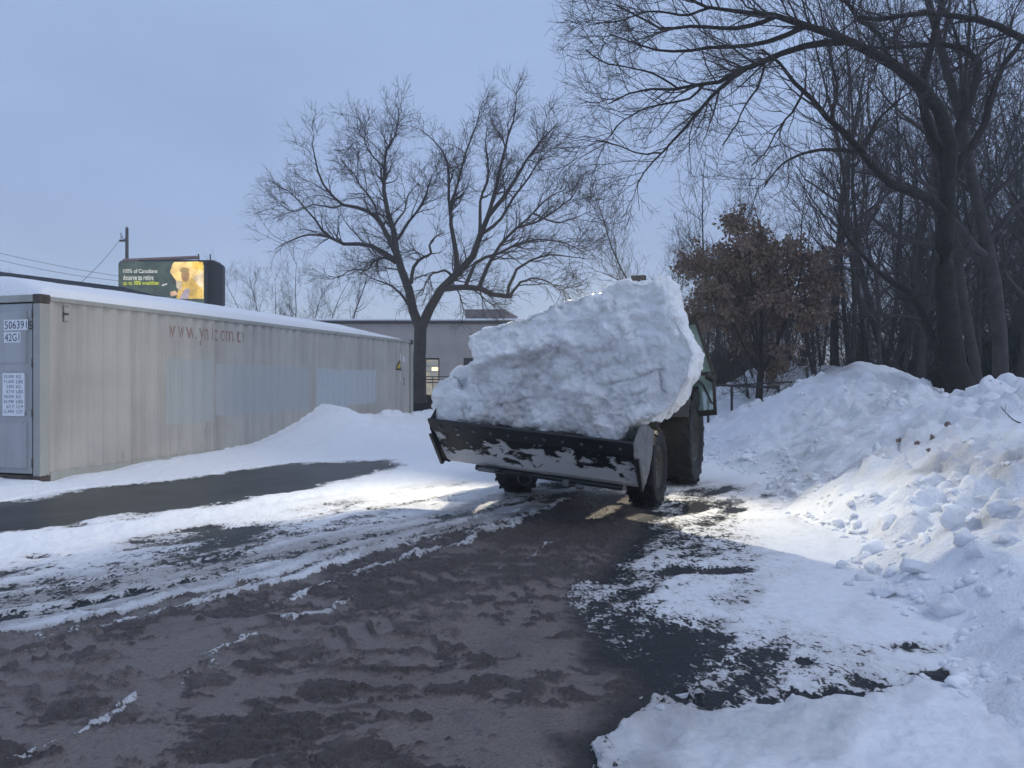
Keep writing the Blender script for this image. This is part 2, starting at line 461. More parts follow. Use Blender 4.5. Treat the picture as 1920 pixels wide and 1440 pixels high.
    # ruts and the tilt of the ground under the tractor
    for c, h, r in ((TL(0.8, 0), -0.025, 0.55), (TL(-0.8, 0), 0.05, 0.9), (TL(0.9, 1.9), 0.0, 0.6)):
        g = np.exp(-(((P - c) / r) ** 2).sum(1))
        z = z * (1 - 0.8 * g) + h * g
    # tyre-lug prints just ahead of the right front wheel
    w0, w1 = TL(0.8, 0.0), TL(0.62, -1.6)
    dd, pos = seg_dist(P, np.stack([w0, w1]))
    al = (P - w0) @ ((w1 - w0) / np.linalg.norm(w1 - w0))
    lugp = sstep(0.0, 0.7, np.sin(2 * np.pi * (al / 0.11 + dd * 3.0)))
    mk = sstep(0.22, 0.12, dd) * sstep(0.1, 0.4, al)
    z = z + 0.018 * lugp * mk
    flat = sstep(70, 120, np.hypot(x, y))
    z = z * (1 - flat)
    snow = np.where(y > 40, 1, snow); snow = np.where(y < -1, 0.6, snow)
    return z, np.clip(snow, -1, 1), np.clip(slush, 0, 1), np.clip(pack, 0, 1), np.clip(light, 0, 1), sdE

fine = np.radians(np.concatenate([np.arange(-42, -36, 0.25), np.arange(-36, 36, 0.085), np.arange(36, 42.01, 0.25)]))
coarse = np.radians(np.arange(42 + 9, 318, 9.0))
ang = np.concatenate([fine, coarse])
rr = 1.0 / np.concatenate([np.arange(1 / 1.7, 1 / 2.5, -0.002), np.arange(1 / 2.5, 1 / 6.0, -0.00075), np.arange(1 / 6.0, 1 / 70.0, -0.00115)])
rr = np.concatenate([[0.4, 0.8, 1.2, 1.5], rr, [95, 140, 220, 400, 800, 1600, 3200]])
Rg, Ag = np.meshgrid(rr, ang, indexing='ij')
PX = np.stack([Rg.ravel() * np.sin(Ag.ravel()), Rg.ravel() * np.cos(Ag.ravel())], 1)
gz, gsnow, gslush, gpack, glight, _ = ground_fields(PX)
nr, na = len(rr), len(ang)
q = grid_quads(nr, na)
i0 = np.arange(nr - 1) * na
q = np.vstack([q, np.stack([i0 + na - 1, i0 + 2 * na - 1, i0 + na, i0], 1)])
Vg = np.column_stack([PX, gz])
Vg = np.vstack([Vg, [[0, 0, 0.0]]])
c = len(Vg) - 1; ai = np.arange(na)
tri = np.stack([ai, (ai + 1) % na, np.full(na, c)], 1)
pad = lambda a, v: np.concatenate([a, [v]])
gme = np_mesh('ground', Vg, q[:, ::-1], tri[:, ::-1], True, dict(snow=pad(gsnow, .5), slush=pad(gslush, 0), pack=pad(gpack, 0), light=pad(glight, 0)))

t = NT('slushy_lot')
v = t.coord()
nA = t.noise(5.0, 6, 0.62, v); nB = t.noise(17.0, 5, 0.62, v); nC = t.noise(60, 4, 0.6, v)
nS = t.noise(11.0, 5, 0.62, v, 0.4, stretch=(1.0, 0.5, 1.0))
nF = t.noise(30.0, 3, 0.55, v, 0.8, stretch=(1.0, 0.6, 1.0))
sn = t.attr('snow')
sn = t.math('ADD', sn, t.math('MULTIPLY', t.math('SUBTRACT', nF, 0.5), 0.9))
sn = t.math('ADD', sn, t.math('MULTIPLY', t.math('SUBTRACT', nA, 0.5), 0.55))
sn = t.math('ADD', sn, t.math('MULTIPLY', t.math('SUBTRACT', nS, 0.5), 0.6))
sn = t.math('ADD', sn, t.math('MULTIPLY', t.math('SUBTRACT', nC, 0.5), 0.5))
snf = t.rng(sn, 0.0, 0.10)
thin = t.rng(sn, 0.02, 0.38, 0.55, 0.0)
slu = t.attr('slush')
sluf = t.rng(t.math('ADD', slu, t.math('MULTIPLY', t.math('SUBTRACT', nB, 0.5), 0.7)), 0.15, 0.8)
lt = t.math('ADD', t.attr('light'), t.math('MULTIPLY', t.math('SUBTRACT', nB, 0.5), 0.35))
asph = t.mix(t.rng(nC, 0.3, 0.7), (0.016, 0.018, 0.021), (0.030, 0.032, 0.035))
lt = t.math('ADD', lt, t.math('MULTIPLY', t.math('SUBTRACT', nA, 0.5), 0.3))
slc = t.mix(t.rng(lt, 0.25, 0.70), (0.072, 0.058, 0.054), (0.205, 0.172, 0.160))
slc = t.mix(t.rng(nC, 0.35, 0.7, 0.0, 0.35), slc, (0.045, 0.036, 0.034))
slc = t.mix(t.rng(nB, 0.58, 0.66, 0, 0.55), slc, (0.055, 0.044, 0.042))
base = t.mix(sluf, asph, slc)
pk = t.math('ADD', t.attr('pack'), t.math('MULTIPLY', t.math('SUBTRACT', nB, 0.5), 0.35), clamp=True)
snc = t.mix(pk, (0.85, 0.87, 0.91), (0.27, 0.258, 0.258))
snc = t.mix(thin, snc, (0.40, 0.37, 0.35))
col = t.mix(snf, base, snc)
t.set(Base_Color=col, Specular_IOR_Level=t.rng(snf, 0, 1, t.rng(sluf, 0, 1, 0.15, 0.38), 0.3))
rb = t.rng(sluf, 0, 1, 0.30, 0.40)
t.set(Roughness=t.math('ADD', t.math('MULTIPLY', rb, t.math('SUBTRACT', 1.0, snf)), t.math('MULTIPLY', snf, t.rng(pk, 0, 1, 0.62, 0.42))))
hh = t.math('ADD', t.math('MULTIPLY', nB, 0.8), t.math('MULTIPLY', nC, 0.45))
hh = t.math('MULTIPLY', hh, t.math('ADD', t.math('MULTIPLY', sluf, 0.9), 0.35))
hh = t.math('ADD', hh, t.math('MULTIPLY', snf, 0.55))
t.bump(hh, 0.03)
M_GROUND = t.m
ground = tag(link('ground', gme, M_GROUND), 'slushy asphalt yard with tyre ruts, packed snow and wet bare patches', None, None, 'structure')

# ------------------------------------------------------------------ snow banks
MOUNDS = [  # centre x, y, height, radius x, radius y
    (3.45, 3.05, 0.85, 1.50, 1.75), (3.6, 4.9, 0.60, 1.3, 1.6),
    (5.7, 7.6, 1.36, 3.0, 2.6), (6.3, 9.6, 1.42, 3.1, 2.6), (7.6, 12.0, 1.25, 3.2, 3.0),
    (6.95, 15.0, 1.78, 3.6, 3.6), (6.2, 12.8, 0.75, 3.0, 3.4), (5.9, 17.5, 0.95, 1.9, 3.2),
    (7.9, 22.5, 1.85, 3.8, 3.8), (9.3, 21.5, 1.75, 2.8, 3.2), (6.6, 20.6, 1.0, 2.8, 3.6),
    (11.0, 13.0, 0.85, 4.0, 10.0), (13.0, 24.0, 0.8, 5.0, 8.0),
]
def bank_h(P):
    x, y = P[:, 0], P[:, 1]
    wob = np.stack([fbm(P, 0.9, 4, 103), fbm(P, 0.9, 4, 104)], 1)
    Q = P + 0.22 * wob
    acc = np.zeros(len(P))
    for cx, cy, h, rx, ry in MOUNDS:
        qd = np.hypot((Q[:, 0] - cx) / rx, (Q[:, 1] - cy) / ry)
        b = h * np.clip(1 - qd ** 1.5, 0, 1) ** 1.25
        acc += b ** 4
    h = acc ** 0.25
    m = sstep(0.03, 0.35, h)
    lump = fbm(P, 0.55, 4, 111); bil = fbm(P, 0.40, 4, 121, bil=True)
    d1, d2, cid = worley(P + 0.05 * wob, 0.30, 5)
    clod = np.clip(1 - (d1 / 0.62) ** 2, 0, 1) * (cid > 0.55) * (0.35 + 0.65 * cid)
    d1b, _, cidb = worley(P + 0.03 * wob, 0.13, 9)
    clodb = np.clip(1 - (d1b / 0.6) ** 2, 0, 1) * (cidb > 0.5)
    zone = sstep(-0.15, 0.3, fbm(P, 1.5, 3, 131))                    # rough, broken parts against smooth ones
    dn = np.interp(y, [2, 5, 8, 12, 20], [0.45, 0.8, 1.0, 0.8, 0.75])
    z = h + m * (0.075 * lump + 0.055 * (0.5 - bil) + (0.17 * clod + 0.08 * clodb) * (0.25 + 0.75 * zone)) * dn
    z = z + 0.034 * fbm(P, 0.10, 4, 141) * m * (0.5 + 0.5 * zone)
    return z - 0.05, h, zone, clod

xs = np.concatenate([np.arange(1.2, 8.6, 0.032), np.arange(8.6, 26, 0.25)])
ys = [1.2]
while ys[-1] < 34: ys.append(ys[-1] + max(0.028, 0.0045 * ys[-1]))
ys = np.array(ys)
Yb, Xb = np.meshgrid(ys, xs, indexing='ij')
PB = np.stack([Xb.ravel(), Yb.ravel()], 1)
bz, bh, bzone, bclod = bank_h(PB)
keep_edge = np.minimum(sstep(1.2, 1.6, PB[:, 0]), sstep(34, 31, PB[:, 1]))
bz = bz * keep_edge - 0.25 * (1 - keep_edge)
bz = np.where(bh < 0.001, -0.3, bz)
dirt = 0.10 + 0.45 * np.clip(fbm(PB, 0.7, 5, 151) - 0.10, 0, 1) + 0.14 * bzone * (1 - bclod)
for px, py, d, r, a in ((1740,955,7.2,0.22,0.38),(1700,960,7.4,0.2,0.25),(1905,875,6.6,0.22,0.6),(1535,852,12.0,0.6,0.6),(1575,725,15.0,0.45,0.75),(1660,770,12.5,0.5,0.4),(1890,735,8.2,0.6,0.35),(1850,1080,5.2,0.15,0.5)):
    p = W(px, py, d)[:2]; dirt += a * np.exp(-(((PB - p) / r) ** 2).sum(1)) * (0.8 + 0.7 * fbm(PB, 0.2, 3, 161))
bq = grid_quads(len(ys), len(xs))
low = (bz[bq] < -0.12).all(1)
bme = np_mesh('snow_bank', np.column_stack([PB, bz]), bq[~low][:, ::-1], None, True, dict(dirt=np.clip(dirt, 0, 1)))
tag(link('snow_bank', bme, M_SNOW), 'long ploughed bank of lumpy dirty snow along the right', None, None, 'structure')

def surf_h(P):
    P = np.atleast_2d(P)
    gzz = ground_fields(P)[0]
    return np.maximum(gzz, bank_h(P)[0])

def hit(px, py, d0=2.3, d1=34.0):
    """where the sight line through a photo pixel meets ground or bank"""
    d = np.arange(d0, d1, 0.03)
    P = np.stack([(px - CX) / F * d, d], 1)
    zr = CAMH - (py - HY) / F * d
    below = np.nonzero(zr <= surf_h(P))[0]
    k = below[0] if len(below) else -1
    return np.array([P[k, 0], P[k, 1], zr[k]])

# ------------------------------------------------------------------ shipping container
CA = math.radians(16.8)
C0 = np.array([-6.36, 10.30]); CU = np.array([math.sin(CA), math.cos(CA)]); CN = np.array([math.cos(CA), -math.sin(CA)])
CLEN, CWID, CHGT = 12.19, 2.44, 2.591

def wall_uv(px, py):
    """photo pixel -> (along, up) on the container's long side"""
    r = np.array([(px - CX) / F, 1.0]); d = (C0 @ CN) / (r @ CN)
    p = r * d; return (p - C0) @ CU, CAMH - (py - HY) / F * d
def door_uv(px, py):
    """photo pixel -> (local y, up) on the container's door end"""
    r = np.array([(px - CX) / F, 1.0]); d = (C0 @ CU) / (r @ CU)
    p = r * d; return -((p - C0) @ CN), CAMH - (py - HY) / F * d

# snow drifted along the foot of the container
drift_top = [wall_uv(*p) for p in ((72,905),(110,895),(140,886),(180,882),(300,858),(400,843),(480,826),(540,800),(580,778),(605,762),(640,779),(680,776),(720,773),(775,778))]
du = np.array([a for a, b in drift_top]); dh = np.array([b for a, b in drift_top])
us = np.arange(-5.5, 17.5, 0.035); vs_ = np.arange(-1.3, 4.6, 0.03)
Ud, Vd = np.meshgrid(us, vs_, indexing='ij')
U1, V1 = Ud.ravel(), Vd.ravel()
PD = C0 + U1[:, None] * CU + V1[:, None] * CN
edge_pts = GP([(-700,1050),(-300,985),(0,944),(180,915),(400,892),(560,870),(720,858),(800,848),(900,830)])
eu, ev = (edge_pts - C0) @ CU, (edge_pts - C0) @ CN
wd = np.interp(U1, eu, ev) + 0.10 * fbm(PD, 0.8, 4, 201)
wd = np.maximum(wd, 0.5)
top = np.interp(U1, du, dh, left=0.14, right=0.45)
top = np.where(U1 < 0, 0.12 + 0.05 * fbm(PD, 0.6, 3, 202), top)
qd = np.clip(V1 / wd, -0.6, 1.0)
prof = np.where(qd > 0, (1 - qd) ** 1.25 * (1 + 0.35 * qd), 1.0)
hz = top * prof
pk = np.exp(-((U1 - wall_uv(607, 762)[0]) / 0.75) ** 2 - ((V1 - 0.25) / 0.9) ** 2)
hz += 0.10 * pk * (1 - qd)
br = sstep(-0.1, 0.35, fbm(PD, 1.1, 3, 211)) * sstep(6.2, 8.0, U1)
d1, d2, cid = worley(PD, 0.42, 31)
hz = hz + sstep(0.02, 0.2, hz) * (0.03 * fbm(PD, 0.5, 4, 221) + br * (0.11 * np.clip(1 - (d1 / 0.6) ** 2, 0, 1) * (cid > 0.4) + 0.05 * fbm(PD, 0.25, 3, 231)))
hz = hz + 0.05 * sstep(1.0, 0.9, V1 / wd) * sstep(0.0, 0.3, V1) + 0.008 * fbm(PD, 0.12, 3, 241) - 0.035
hz = np.where(V1 > wd + 0.05, -0.3, hz)
# a second low tongue of snow past the far end
dq = grid_quads(len(us), len(vs_))
low = (hz[dq] < -0.06).all(1)
dme = np_mesh('snow_drift', np.column_stack([PD, hz]), dq[~low][:, ::-1], None, True, dict(dirt=np.clip(0.02 + 0.10 * br, 0, 1)))
tag(link('snow_drift', dme, M_SNOW), 'smooth snow drift heaped against the foot of the container', None, None, 'structure')

cont = tag(empty('shipping_container', (C0[0], C0[1], 0.0), math.pi / 2 - CA), 'long grey corrugated shipping container with faded red lettering and a snow-covered roof', 'container')
# paint: light grey with repainted bluish rectangles, streaks and rust
def mat_container(name, patches=False, base=(0.46, 0.435, 0.395), base2=(0.385, 0.37, 0.345)):
    t = NT(name); v = t.coord()
    sp = t.node('ShaderNodeSeparateXYZ'); t.l.new(v, sp.inputs[0]); X, Z = sp.outputs['X'], sp.outputs['Z']
    st = t.noise(5, 4, 0.6, v, stretch=(1, 1, 0.06)); bl = t.noise(0.9, 4, 0.6, v)
    c = t.mix(t.rng(bl, 0.35, 0.65), base, base2)
    c = t.mix(t.rng(bl, 0.52, 0.75, 0, 0.5), c, (0.40, 0.345, 0.325))
    c = t.mix(t.rng(st, 0.48, 0.75, 0, 0.5), c, (0.24, 0.225, 0.20))
    if patches:
        for (x0, x1, z0, z1, pc) in patches:
            e_ = t.noise(1.6, 3, 0.5, v)
            xx = t.math('ADD', X, t.math('MULTIPLY', t.math('SUBTRACT', e_, 0.5), 0.10))
            zz = t.math('ADD', Z, t.math('MULTIPLY', t.math('SUBTRACT', e_, 0.5), 0.08))
            m = t.math('MULTIPLY', t.rng(xx, x0, x0 + 0.03), t.rng(xx, x1, x1 + 0.03, 1, 0))
            m = t.math('MULTIPLY', m, t.math('MULTIPLY', t.rng(zz, z0, z0 + 0.03), t.rng(zz, z1, z1 + 0.03, 1, 0)))
            c = t.mix(t.math('MULTIPLY', m, 0.85), c, pc)
    rs = t.noise(14, 5, 0.7, v, stretch=(1, 1, 0.18))
    rm = t.math('ADD', t.rng(rs, 0.66, 0.74), t.math('MULTIPLY', t.rng(rs, 0.60, 0.72), t.math('ADD', t.rng(Z, 2.42, 2.58), t.rng(Z, 0.5, 0.1, 0, 0.7))), clamp=True)
    c = t.mix(t.math('MULTIPLY', rm, 0.75), c, (0.10, 0.055, 0.035))
    t.set(Base_Color=c, Roughness=0.55, Specular_IOR_Level=0.3)
    t.bump(t.noise(9, 4, 0.6, v), 0.006)
    return t.m
def rect(p, q):
    a, b = wall_uv(*p), wall_uv(*q); return (min(a[0], b[0]), max(a[0], b[0]), min(a[1], b[1]), max(a[1], b[1]))
BLUE = (0.43, 0.465, 0.49)
patches = [rect((312,673), (402,792)) + ((0.375,0.40,0.40),), rect((408,684), (582,770)) + ((0.38,0.405,0.41),), rect((596,692), (705,757)) + (BLUE,), rect((596,700), (655,790)) + (BLUE,)]
M_CSIDE = mat_container('container_side_paint', patches)
M_CDOOR = mat_container('container_door_paint', None, (0.40, 0.41, 0.42), (0.34, 0.35, 0.36))
M_CPOST = mat_container('container_post_paint', None, (0.37, 0.375, 0.35), (0.31, 0.315, 0.29))
M_RUST = paint('rusty_steel', (0.10, 0.075, 0.065), (0.045, 0.035, 0.033), 0.8, 8, 0.01)
M_DARK = paint('dark_rubber', (0.018, 0.018, 0.02), (0.03, 0.03, 0.032), 0.6, 6)

# corrugated long sides: trapezoid waves cut in steel sheet
PITCH, DEEP = 0.278, 0.030
X0, X1, Z0, Z1 = 0.16, CLEN - 0.16, 0.17, CHGT - 0.085
def corr(x):
    u = ((x - X0) / PITCH) % 1.0
    return DEEP * np.interp(u, [0, 0.26, 0.5, 0.76, 1.0], [0, 0, 1, 1, 0])
brk = [X0]
k = 0
while True:
    for f in (0.26, 0.5, 0.76, 1.0):
        xk = X0 + (k + f) * PITCH
        if xk < X1: brk.append(xk)
    k += 1
    if X0 + k * PITCH > X1: break
brk.append(X1); brk = np.array(brk)
def corr_sheet(y0, sgn):
    V, Q = [], []
    for i, xk in enumerate(brk):
        y = y0 + sgn * (0.02 + corr(np.array([xk]))[0])
        V += [(xk, y, Z0), (xk, y, Z1)]
        if i: a = 2 * (i - 1); Q.append((a, a + 2, a + 3, a + 1))
    return np_mesh('side_wall', V, Q, None, False)
link('side_wall', corr_sheet(0, 1), M_CSIDE, cont)
link('side_wall', corr_sheet(CWID, -1), M_CSIDE, cont)
for y0, y1 in ((0.0, 0.06), (CWID - 0.06, CWID)):
    MB().box((0.17, y0, CHGT - 0.085), (CLEN - 0.17, y1, CHGT - 0.02)).build('top_rail', M_CPOST, cont, 0.008)
    MB().box((0.17, y0, 0.02), (CLEN - 0.17, y1, 0.17)).build('bottom_rail', M_CPOST, cont, 0.008)
for x0, x1 in ((0.0, 0.16), (CLEN - 0.16, CLEN)):
    for y0, y1 in ((-0.004, 0.12), (CWID - 0.12, CWID + 0.004)):
        MB().box((x0, y0, 0.125), (x1, y1, CHGT - 0.125)).build('corner_post', M_CPOST, cont, 0.01)
        for z0 in (0.0, CHGT - 0.122):
            m = MB().box((x0 - (0.006 if x0 == 0 else 0), y0 - 0.004, z0), (x1 + (0.0 if x0 == 0 else 0.006), y1 + 0.004, z0 + 0.122))
            m.build('corner_casting', M_RUST, cont, 0.012)
MB().box((0.05, 0.05, CHGT - 0.06), (CLEN - 0.05, CWID - 0.05, CHGT - 0.03)).build('roof_sheet', M_CPOST, cont)
MB().box((CLEN - 0.06, 0.12, 0.1), (CLEN - 0.03, CWID - 0.12, CHGT - 0.1)).build('front_wall', M_CSIDE, cont)
# door end
MB().box((0.0, 0.12, CHGT - 0.10), (0.10, CWID - 0.12, CHGT - 0.005)).build('door_header', M_CPOST, cont, 0.008)
MB().box((0.0, 0.12, 0.01), (0.10, CWID - 0.12, 0.13)).build('door_sill', M_RUST, cont, 0.008)
for s, (ya, yb) in enumerate(((0.145, 1.21), (1.23, CWID - 0.145))):
    d = MB().box((0.035, ya, 0.15), (0.07, yb, CHGT - 0.12)).build('door', M_CDOOR, cont, 0.006)
    zz = [0.20, 0.42, 0.98, 1.10, 1.62, 1.76, 2.40]
    for z0, z1 in ((0.20, 0.86), (0.97, 1.52), (1.64, 2.38)):
        MB().prism([(z0, 0.036), (z1, 0.036), (z1 - 0.05, 0.004), (z0 + 0.05, 0.004)], 'y', ya + 0.09, yb - 0.05)
        m = MB(); bm = m.bm
        a = [bm.verts.new(p) for p in ((0.0345, ya + 0.10, z0), (0.0345, yb - 0.04, z0), (0.0345, yb - 0.04, z1), (0.0345, ya + 0.10, z1))]
        b = [bm.verts.new(p) for p in ((0.012, ya + 0.115, z0 + 0.035), (0.012, yb - 0.055, z0 + 0.035), (0.012, yb - 0.055, z1 - 0.035), (0.012, ya + 0.115, z1 - 0.035))]
        bm.faces.new(b)
        for i in range(4): bm.faces.new((a[i], a[(i+1) % 4], b[(i+1) % 4], b[i]))
        m.build('door_panel', M_CDOOR, d)
    yh = 0.13 if s == 0 else CWID - 0.13
    for zh in (0.30, 0.98, 1.66, 2.33):
        MB().cyl((0.012, yh, zh - 0.055), (0.012, yh, zh + 0.055), 0.02, k=10).build('hinge', M_RUST, d, smooth=True)
        y2 = yh + (0.10 if s == 0 else -0.10)
        MB().box((0.024, min(yh, y2), zh - 0.045), (0.033, max(yh, y2), zh + 0.045)).build('hinge_plate', M_CDOOR, d)
    for yr in ((ya + 0.74, yb - 0.10) if s == 0 else (ya + 0.15, yb - 0.40)):
        MB().cyl((-0.01, yr, 0.12), (-0.01, yr, CHGT - 0.09), 0.017, k=10).build('lock_rod', M_RUST, d, smooth=True)
        for zb in (0.13, 0.75, 1.58, CHGT - 0.17):
            MB().box((-0.018, yr - 0.05, zb), (0.03, yr + 0.05, zb + 0.06)).build('rod_bracket', M_CDOOR, d, 0.004)
    MB().box((0.022, ya - 0.012, 0.14), (0.034, ya + 0.012, CHGT - 0.11)).build('door_gasket', M_DARK, d)

# lettering
def mat_ink(name, col, wear=None):
    t = NT(name); t.set(Base_Color=col, Roughness=0.6, Specular_IOR_Level=0.2)
    if wear:
        n = t.noise(7, 5, 0.65); t.set(Alpha=t.rng(n, wear[0], wear[1], wear[2], wear[3]))
    return t.m
M_INK = mat_ink('black_ink', (0.03, 0.03, 0.035))
M_PLATE = mat_ink('white_decal', (0.72, 0.74, 0.78))
M_REDINK = mat_ink('faded_red_paint', (0.36, 0.19, 0.15), (0.32, 0.70, 0.9, 0.2))
M_GHOST = mat_ink('faded_dark_paint', (0.06, 0.045, 0.045), (0.45, 0.62, 0.9, 0.0))

def text_mesh(s, size, bold=0.0, spacing=1.0, align='LEFT', res=3):
    cu = bpy.data.curves.new('txt', 'FONT'); cu.body = s; cu.size = size; cu.offset = bold; cu.space_character = spacing
    cu.align_x = align; cu.resolution_u = res
    o = bpy.data.objects.new('txt', cu); COL.objects.link(o)
    dg = bpy.context.evaluated_depsgraph_get()
    me = bpy.data.meshes.new_from_object(o.evaluated_get(dg))
    bpy.data.objects.remove(o); bpy.data.curves.remove(cu)
    return me

def text_fit(s, w, h, bold=0.0, **kw):
    """text mesh scaled to width w and height h with its lower left at the origin"""
    me = text_mesh(s, 1.0, bold, **kw)
    co = np.zeros(len(me.vertices) * 3, np.float32); me.vertices.foreach_get('co', co); co = co.reshape(-1, 3)
    lo, hi = co.min(0), co.max(0)
    co[:, 0] = (co[:, 0] - lo[0]) / (hi[0] - lo[0]) * w
    co[:, 1] = (co[:, 1] - lo[1]) / (hi[1] - lo[1]) * h
    co[:, 2] = 0
    me.vertices.foreach_set('co', co.ravel()); me.update()
    return me

def on_wall(me, u, z, mat, name, parent=cont):
    """lay flat lettering onto the corrugations of the long side"""
    bm = bmesh.new(); bm.from_mesh(me)
    bmesh.ops.translate(bm, vec=(u, z, 0), verts=bm.verts)
    for xk in brk:
        bmesh.ops.bisect_plane(bm, geom=bm.verts[:] + bm.edges[:] + bm.faces[:], plane_co=(xk, 0, 0), plane_no=(1, 0, 0))
    for v in bm.verts:
        x, zz = v.co.x, v.co.y
        v.co = (x, 0.02 + corr(np.array([x]))[0] - 0.003, zz)
    bmesh.ops.recalc_face_normals(bm, faces=bm.faces)
    m2 = bpy.data.meshes.new(name); bm.to_mesh(m2); bm.free(); bpy.data.meshes.remove(me)
    return link(name, m2, mat, parent)
a, b = wall_uv(318, 636), wall_uv(462, 615)
o = on_wall(text_fit("www.ynlcom.tv", b[0] - a[0], 0.40, 0.002, spacing=1.3), a[0], wall_uv(318, 640)[1] - 0.03, M_REDINK, 'lettering')
o['label'] = 'faded red web address lettering'
a = wall_uv(121, 605); b = wall_uv(131, 573)
o = on_wall(text_fit("E", b[0] - a[0], b[1] - a[1], 0.0), a[0], a[1], M_GHOST, 'lettering')
# warning triangle and small marks by the far end
a, b = wall_uv(744, 694), wall_uv(753, 676)
def flat_on_wall(pts, mat, name):
    me = bpy.data.meshes.new(name); me.from_pydata([(p[0], p[1], 0) for p in pts], [], [list(range(len(pts)))]); me.update()
    return on_wall(me, 0, 0, mat, name)
flat_on_wall([(a[0], a[1]), (b[0] + 0.10, a[1]), ((a[0] + b[0] + 0.10) / 2, b[1] + 0.02)], M_INK, 'warning_triangle')
M_YEL = mat_ink('yellow_decal', (0.5, 0.36, 0.06))
w3 = b[0] + 0.10 - a[0]
me = flat_on_wall([(a[0] + w3 * .22, a[1] + 0.05), (a[0] + w3 * .78, a[1] + 0.05), (a[0] + w3 * .5, b[1] - 0.05)], M_YEL, 'warning_symbol')
for v in me.data.vertices: v.co.y -= 0.002
for px, y0, y1, mt in ((751, 655, 662, M_INK), (752, 663, 676, M_PLATE), (752, 697, 715, M_PLATE), (757, 668, 678, M_PLATE), (758, 704, 722, M_GHOST)):
    p, q_ = wall_uv(px, y1), wall_uv(px + 2.2, y0)
    flat_on_wall([p, (q_[0], p[1]), q_, (p[0], q_[1])], mt, 'stencil_mark')

def on_door(s, p0, p1, size_fix=None, mat=M_INK, bold=0.0, plate=None):
    """lettering on the door end between photo pixels p0 (lower left) and p1 (upper right)"""
    (ya, za), (yb, zb) = door_uv(*p0), door_uv(*p1)
    me = text_fit(s, abs(ya - yb), zb - za, bold, res=2)
    o = link('lettering', me, mat, cont)
    o.location = (0.0085, ya, za); o.rotation_euler = (math.pi / 2, 0, -math.pi / 2)
    if plate:
        m = MB().box((0.0100, yb - plate, za - plate), (0.0115, ya + plate, zb + plate)).build('decal', M_PLATE, cont)
    return o
on_door("506391", (8, 617), (49, 601), plate=0.018)
on_door("5", (54, 618), (60, 602))
on_door("42G1", (8, 640), (35, 625), plate=0.018)
rows = ["32,500 KG", "71,650 LBS", "  3,950 KG", "  8,710 LBS", "28,550 KG", "62,940 LBS", "  67.7 CU.M", "2,390 CU.FT"]
(yA, zA), (yB, zB) = door_uv(5, 777), door_uv(43, 702)
MB().box((0.0095, yB - 0.015, zA - 0.02), (0.0112, yA + 0.015, zB + 0.02)).build('decal', M_PLATE, cont)
for i, rtxt in enumerate(rows):
    y0 = 702 + (777 - 702) / 8 * i
    lx = 6 + 3.4 * (len(rtxt) - len(rtxt.lstrip())) / 2 * 1.5
    num, unit = rtxt.split()
    on_door(num, (lx, y0 + 7.4), (25, y0 + 1.2)); on_door(unit, (29.5, y0 + 7.4), (38 if 'KG' in rtxt else 42, y0 + 1.2))

# snow on the container's roof (lies on it: a thing of its own)
nu, nv = 240, 60
uu = np.linspace(0, 1, nu); vv = np.linspace(0, 1, nv)
Uu, Vv = np.meshgrid(uu, vv, indexing='ij')
u1, v1 = Uu.ravel(), Vv.ravel()
LX, LY = 0.02 + u1 * 11.5, 0.03 + v1 * (CWID - 0.06)
P2 = np.stack([LX, LY], 1)
endf = np.clip((1 - u1) / 0.22, 0, 1) ** 0.55; begf = np.clip(u1 / 0.012, 0, 1) ** 0.5
sidef = np.clip(np.minimum(v1 / 0.42, (1 - v1) / 0.25), 0, 1)
sidef = 1 - (1 - sidef) ** 2.2
lum = 1 + 0.06 * fbm(P2, 1.4, 3, 301)
th = (0.09 + 0.25 * sidef) * endf * begf * lum * (0.88 + 0.12 * np.cos((u1 - .35) * 4))
LYo = LY + np.where(v1 < 0.5, -1, 1) * 0.03 * np.sin(np.pi * np.clip(np.minimum(v1, 1 - v1) / 0.08, 0, 1)) * begf
zt = CHGT - 0.018 + th + 0.006 * fbm(P2, 0.2, 3, 311)
zt = np.where((v1 <= 0) | (v1 >= 1) | (u1 <= 0) | (u1 >= 1), CHGT - 0.028, zt)
Vt = np.column_stack([LX, LYo, zt]); Vb = np.column_stack([LX, LY, np.full(len(LX), CHGT - 0.029)])
qt = grid_quads(nu, nv)
sme = np_mesh('roof_snow', np.vstack([Vt, Vb]), np.vstack([qt[:, ::-1] * 1, qt + len(Vt)]) if True else qt, None, True, dict(dirt=np.zeros(2 * len(Vt))))
rs = link('roof_snow', sme, M_SNOW)
rs.location = (C0[0], C0[1], 0); rs.rotation_euler = (0, 0, math.pi / 2 - CA)
tag(rs, 'smooth white blanket of snow lying on the container roof', 'snow')

# ------------------------------------------------------------------ tractor with loader bucket
M_TYRE = paint('tyre_rubber', (0.008, 0.008, 0.009), (0.014, 0.013, 0.013), 0.6, 9, 0.01, spec=0.2)
M_RIM = paint('shaded_rim', (0.055, 0.05, 0.03), (0.03, 0.03, 0.026), 0.45, 9)  # yellow rim darkened: the shade on the wheels is put into the colour
M_GREEN = paint('green_paint', (0.018, 0.05, 0.022), (0.012, 0.03, 0.016), 0.35, 6)
M_BLACK = paint('black_paint', (0.012, 0.013, 0.015), (0.02, 0.02, 0.022), 0.45, 8)
M_STEEL = paint('worn_steel', (0.16, 0.16, 0.165), (0.09, 0.085, 0.085), 0.45, 7, 0.004, 0.3)
t = NT('cab_glass')
t.set(Base_Color=(0.30, 0.46, 0.42), Roughness=0.06, Transmission_Weight=0.0, Alpha=0.55, Specular_IOR_Level=0.6)
M_GLASS = t.m
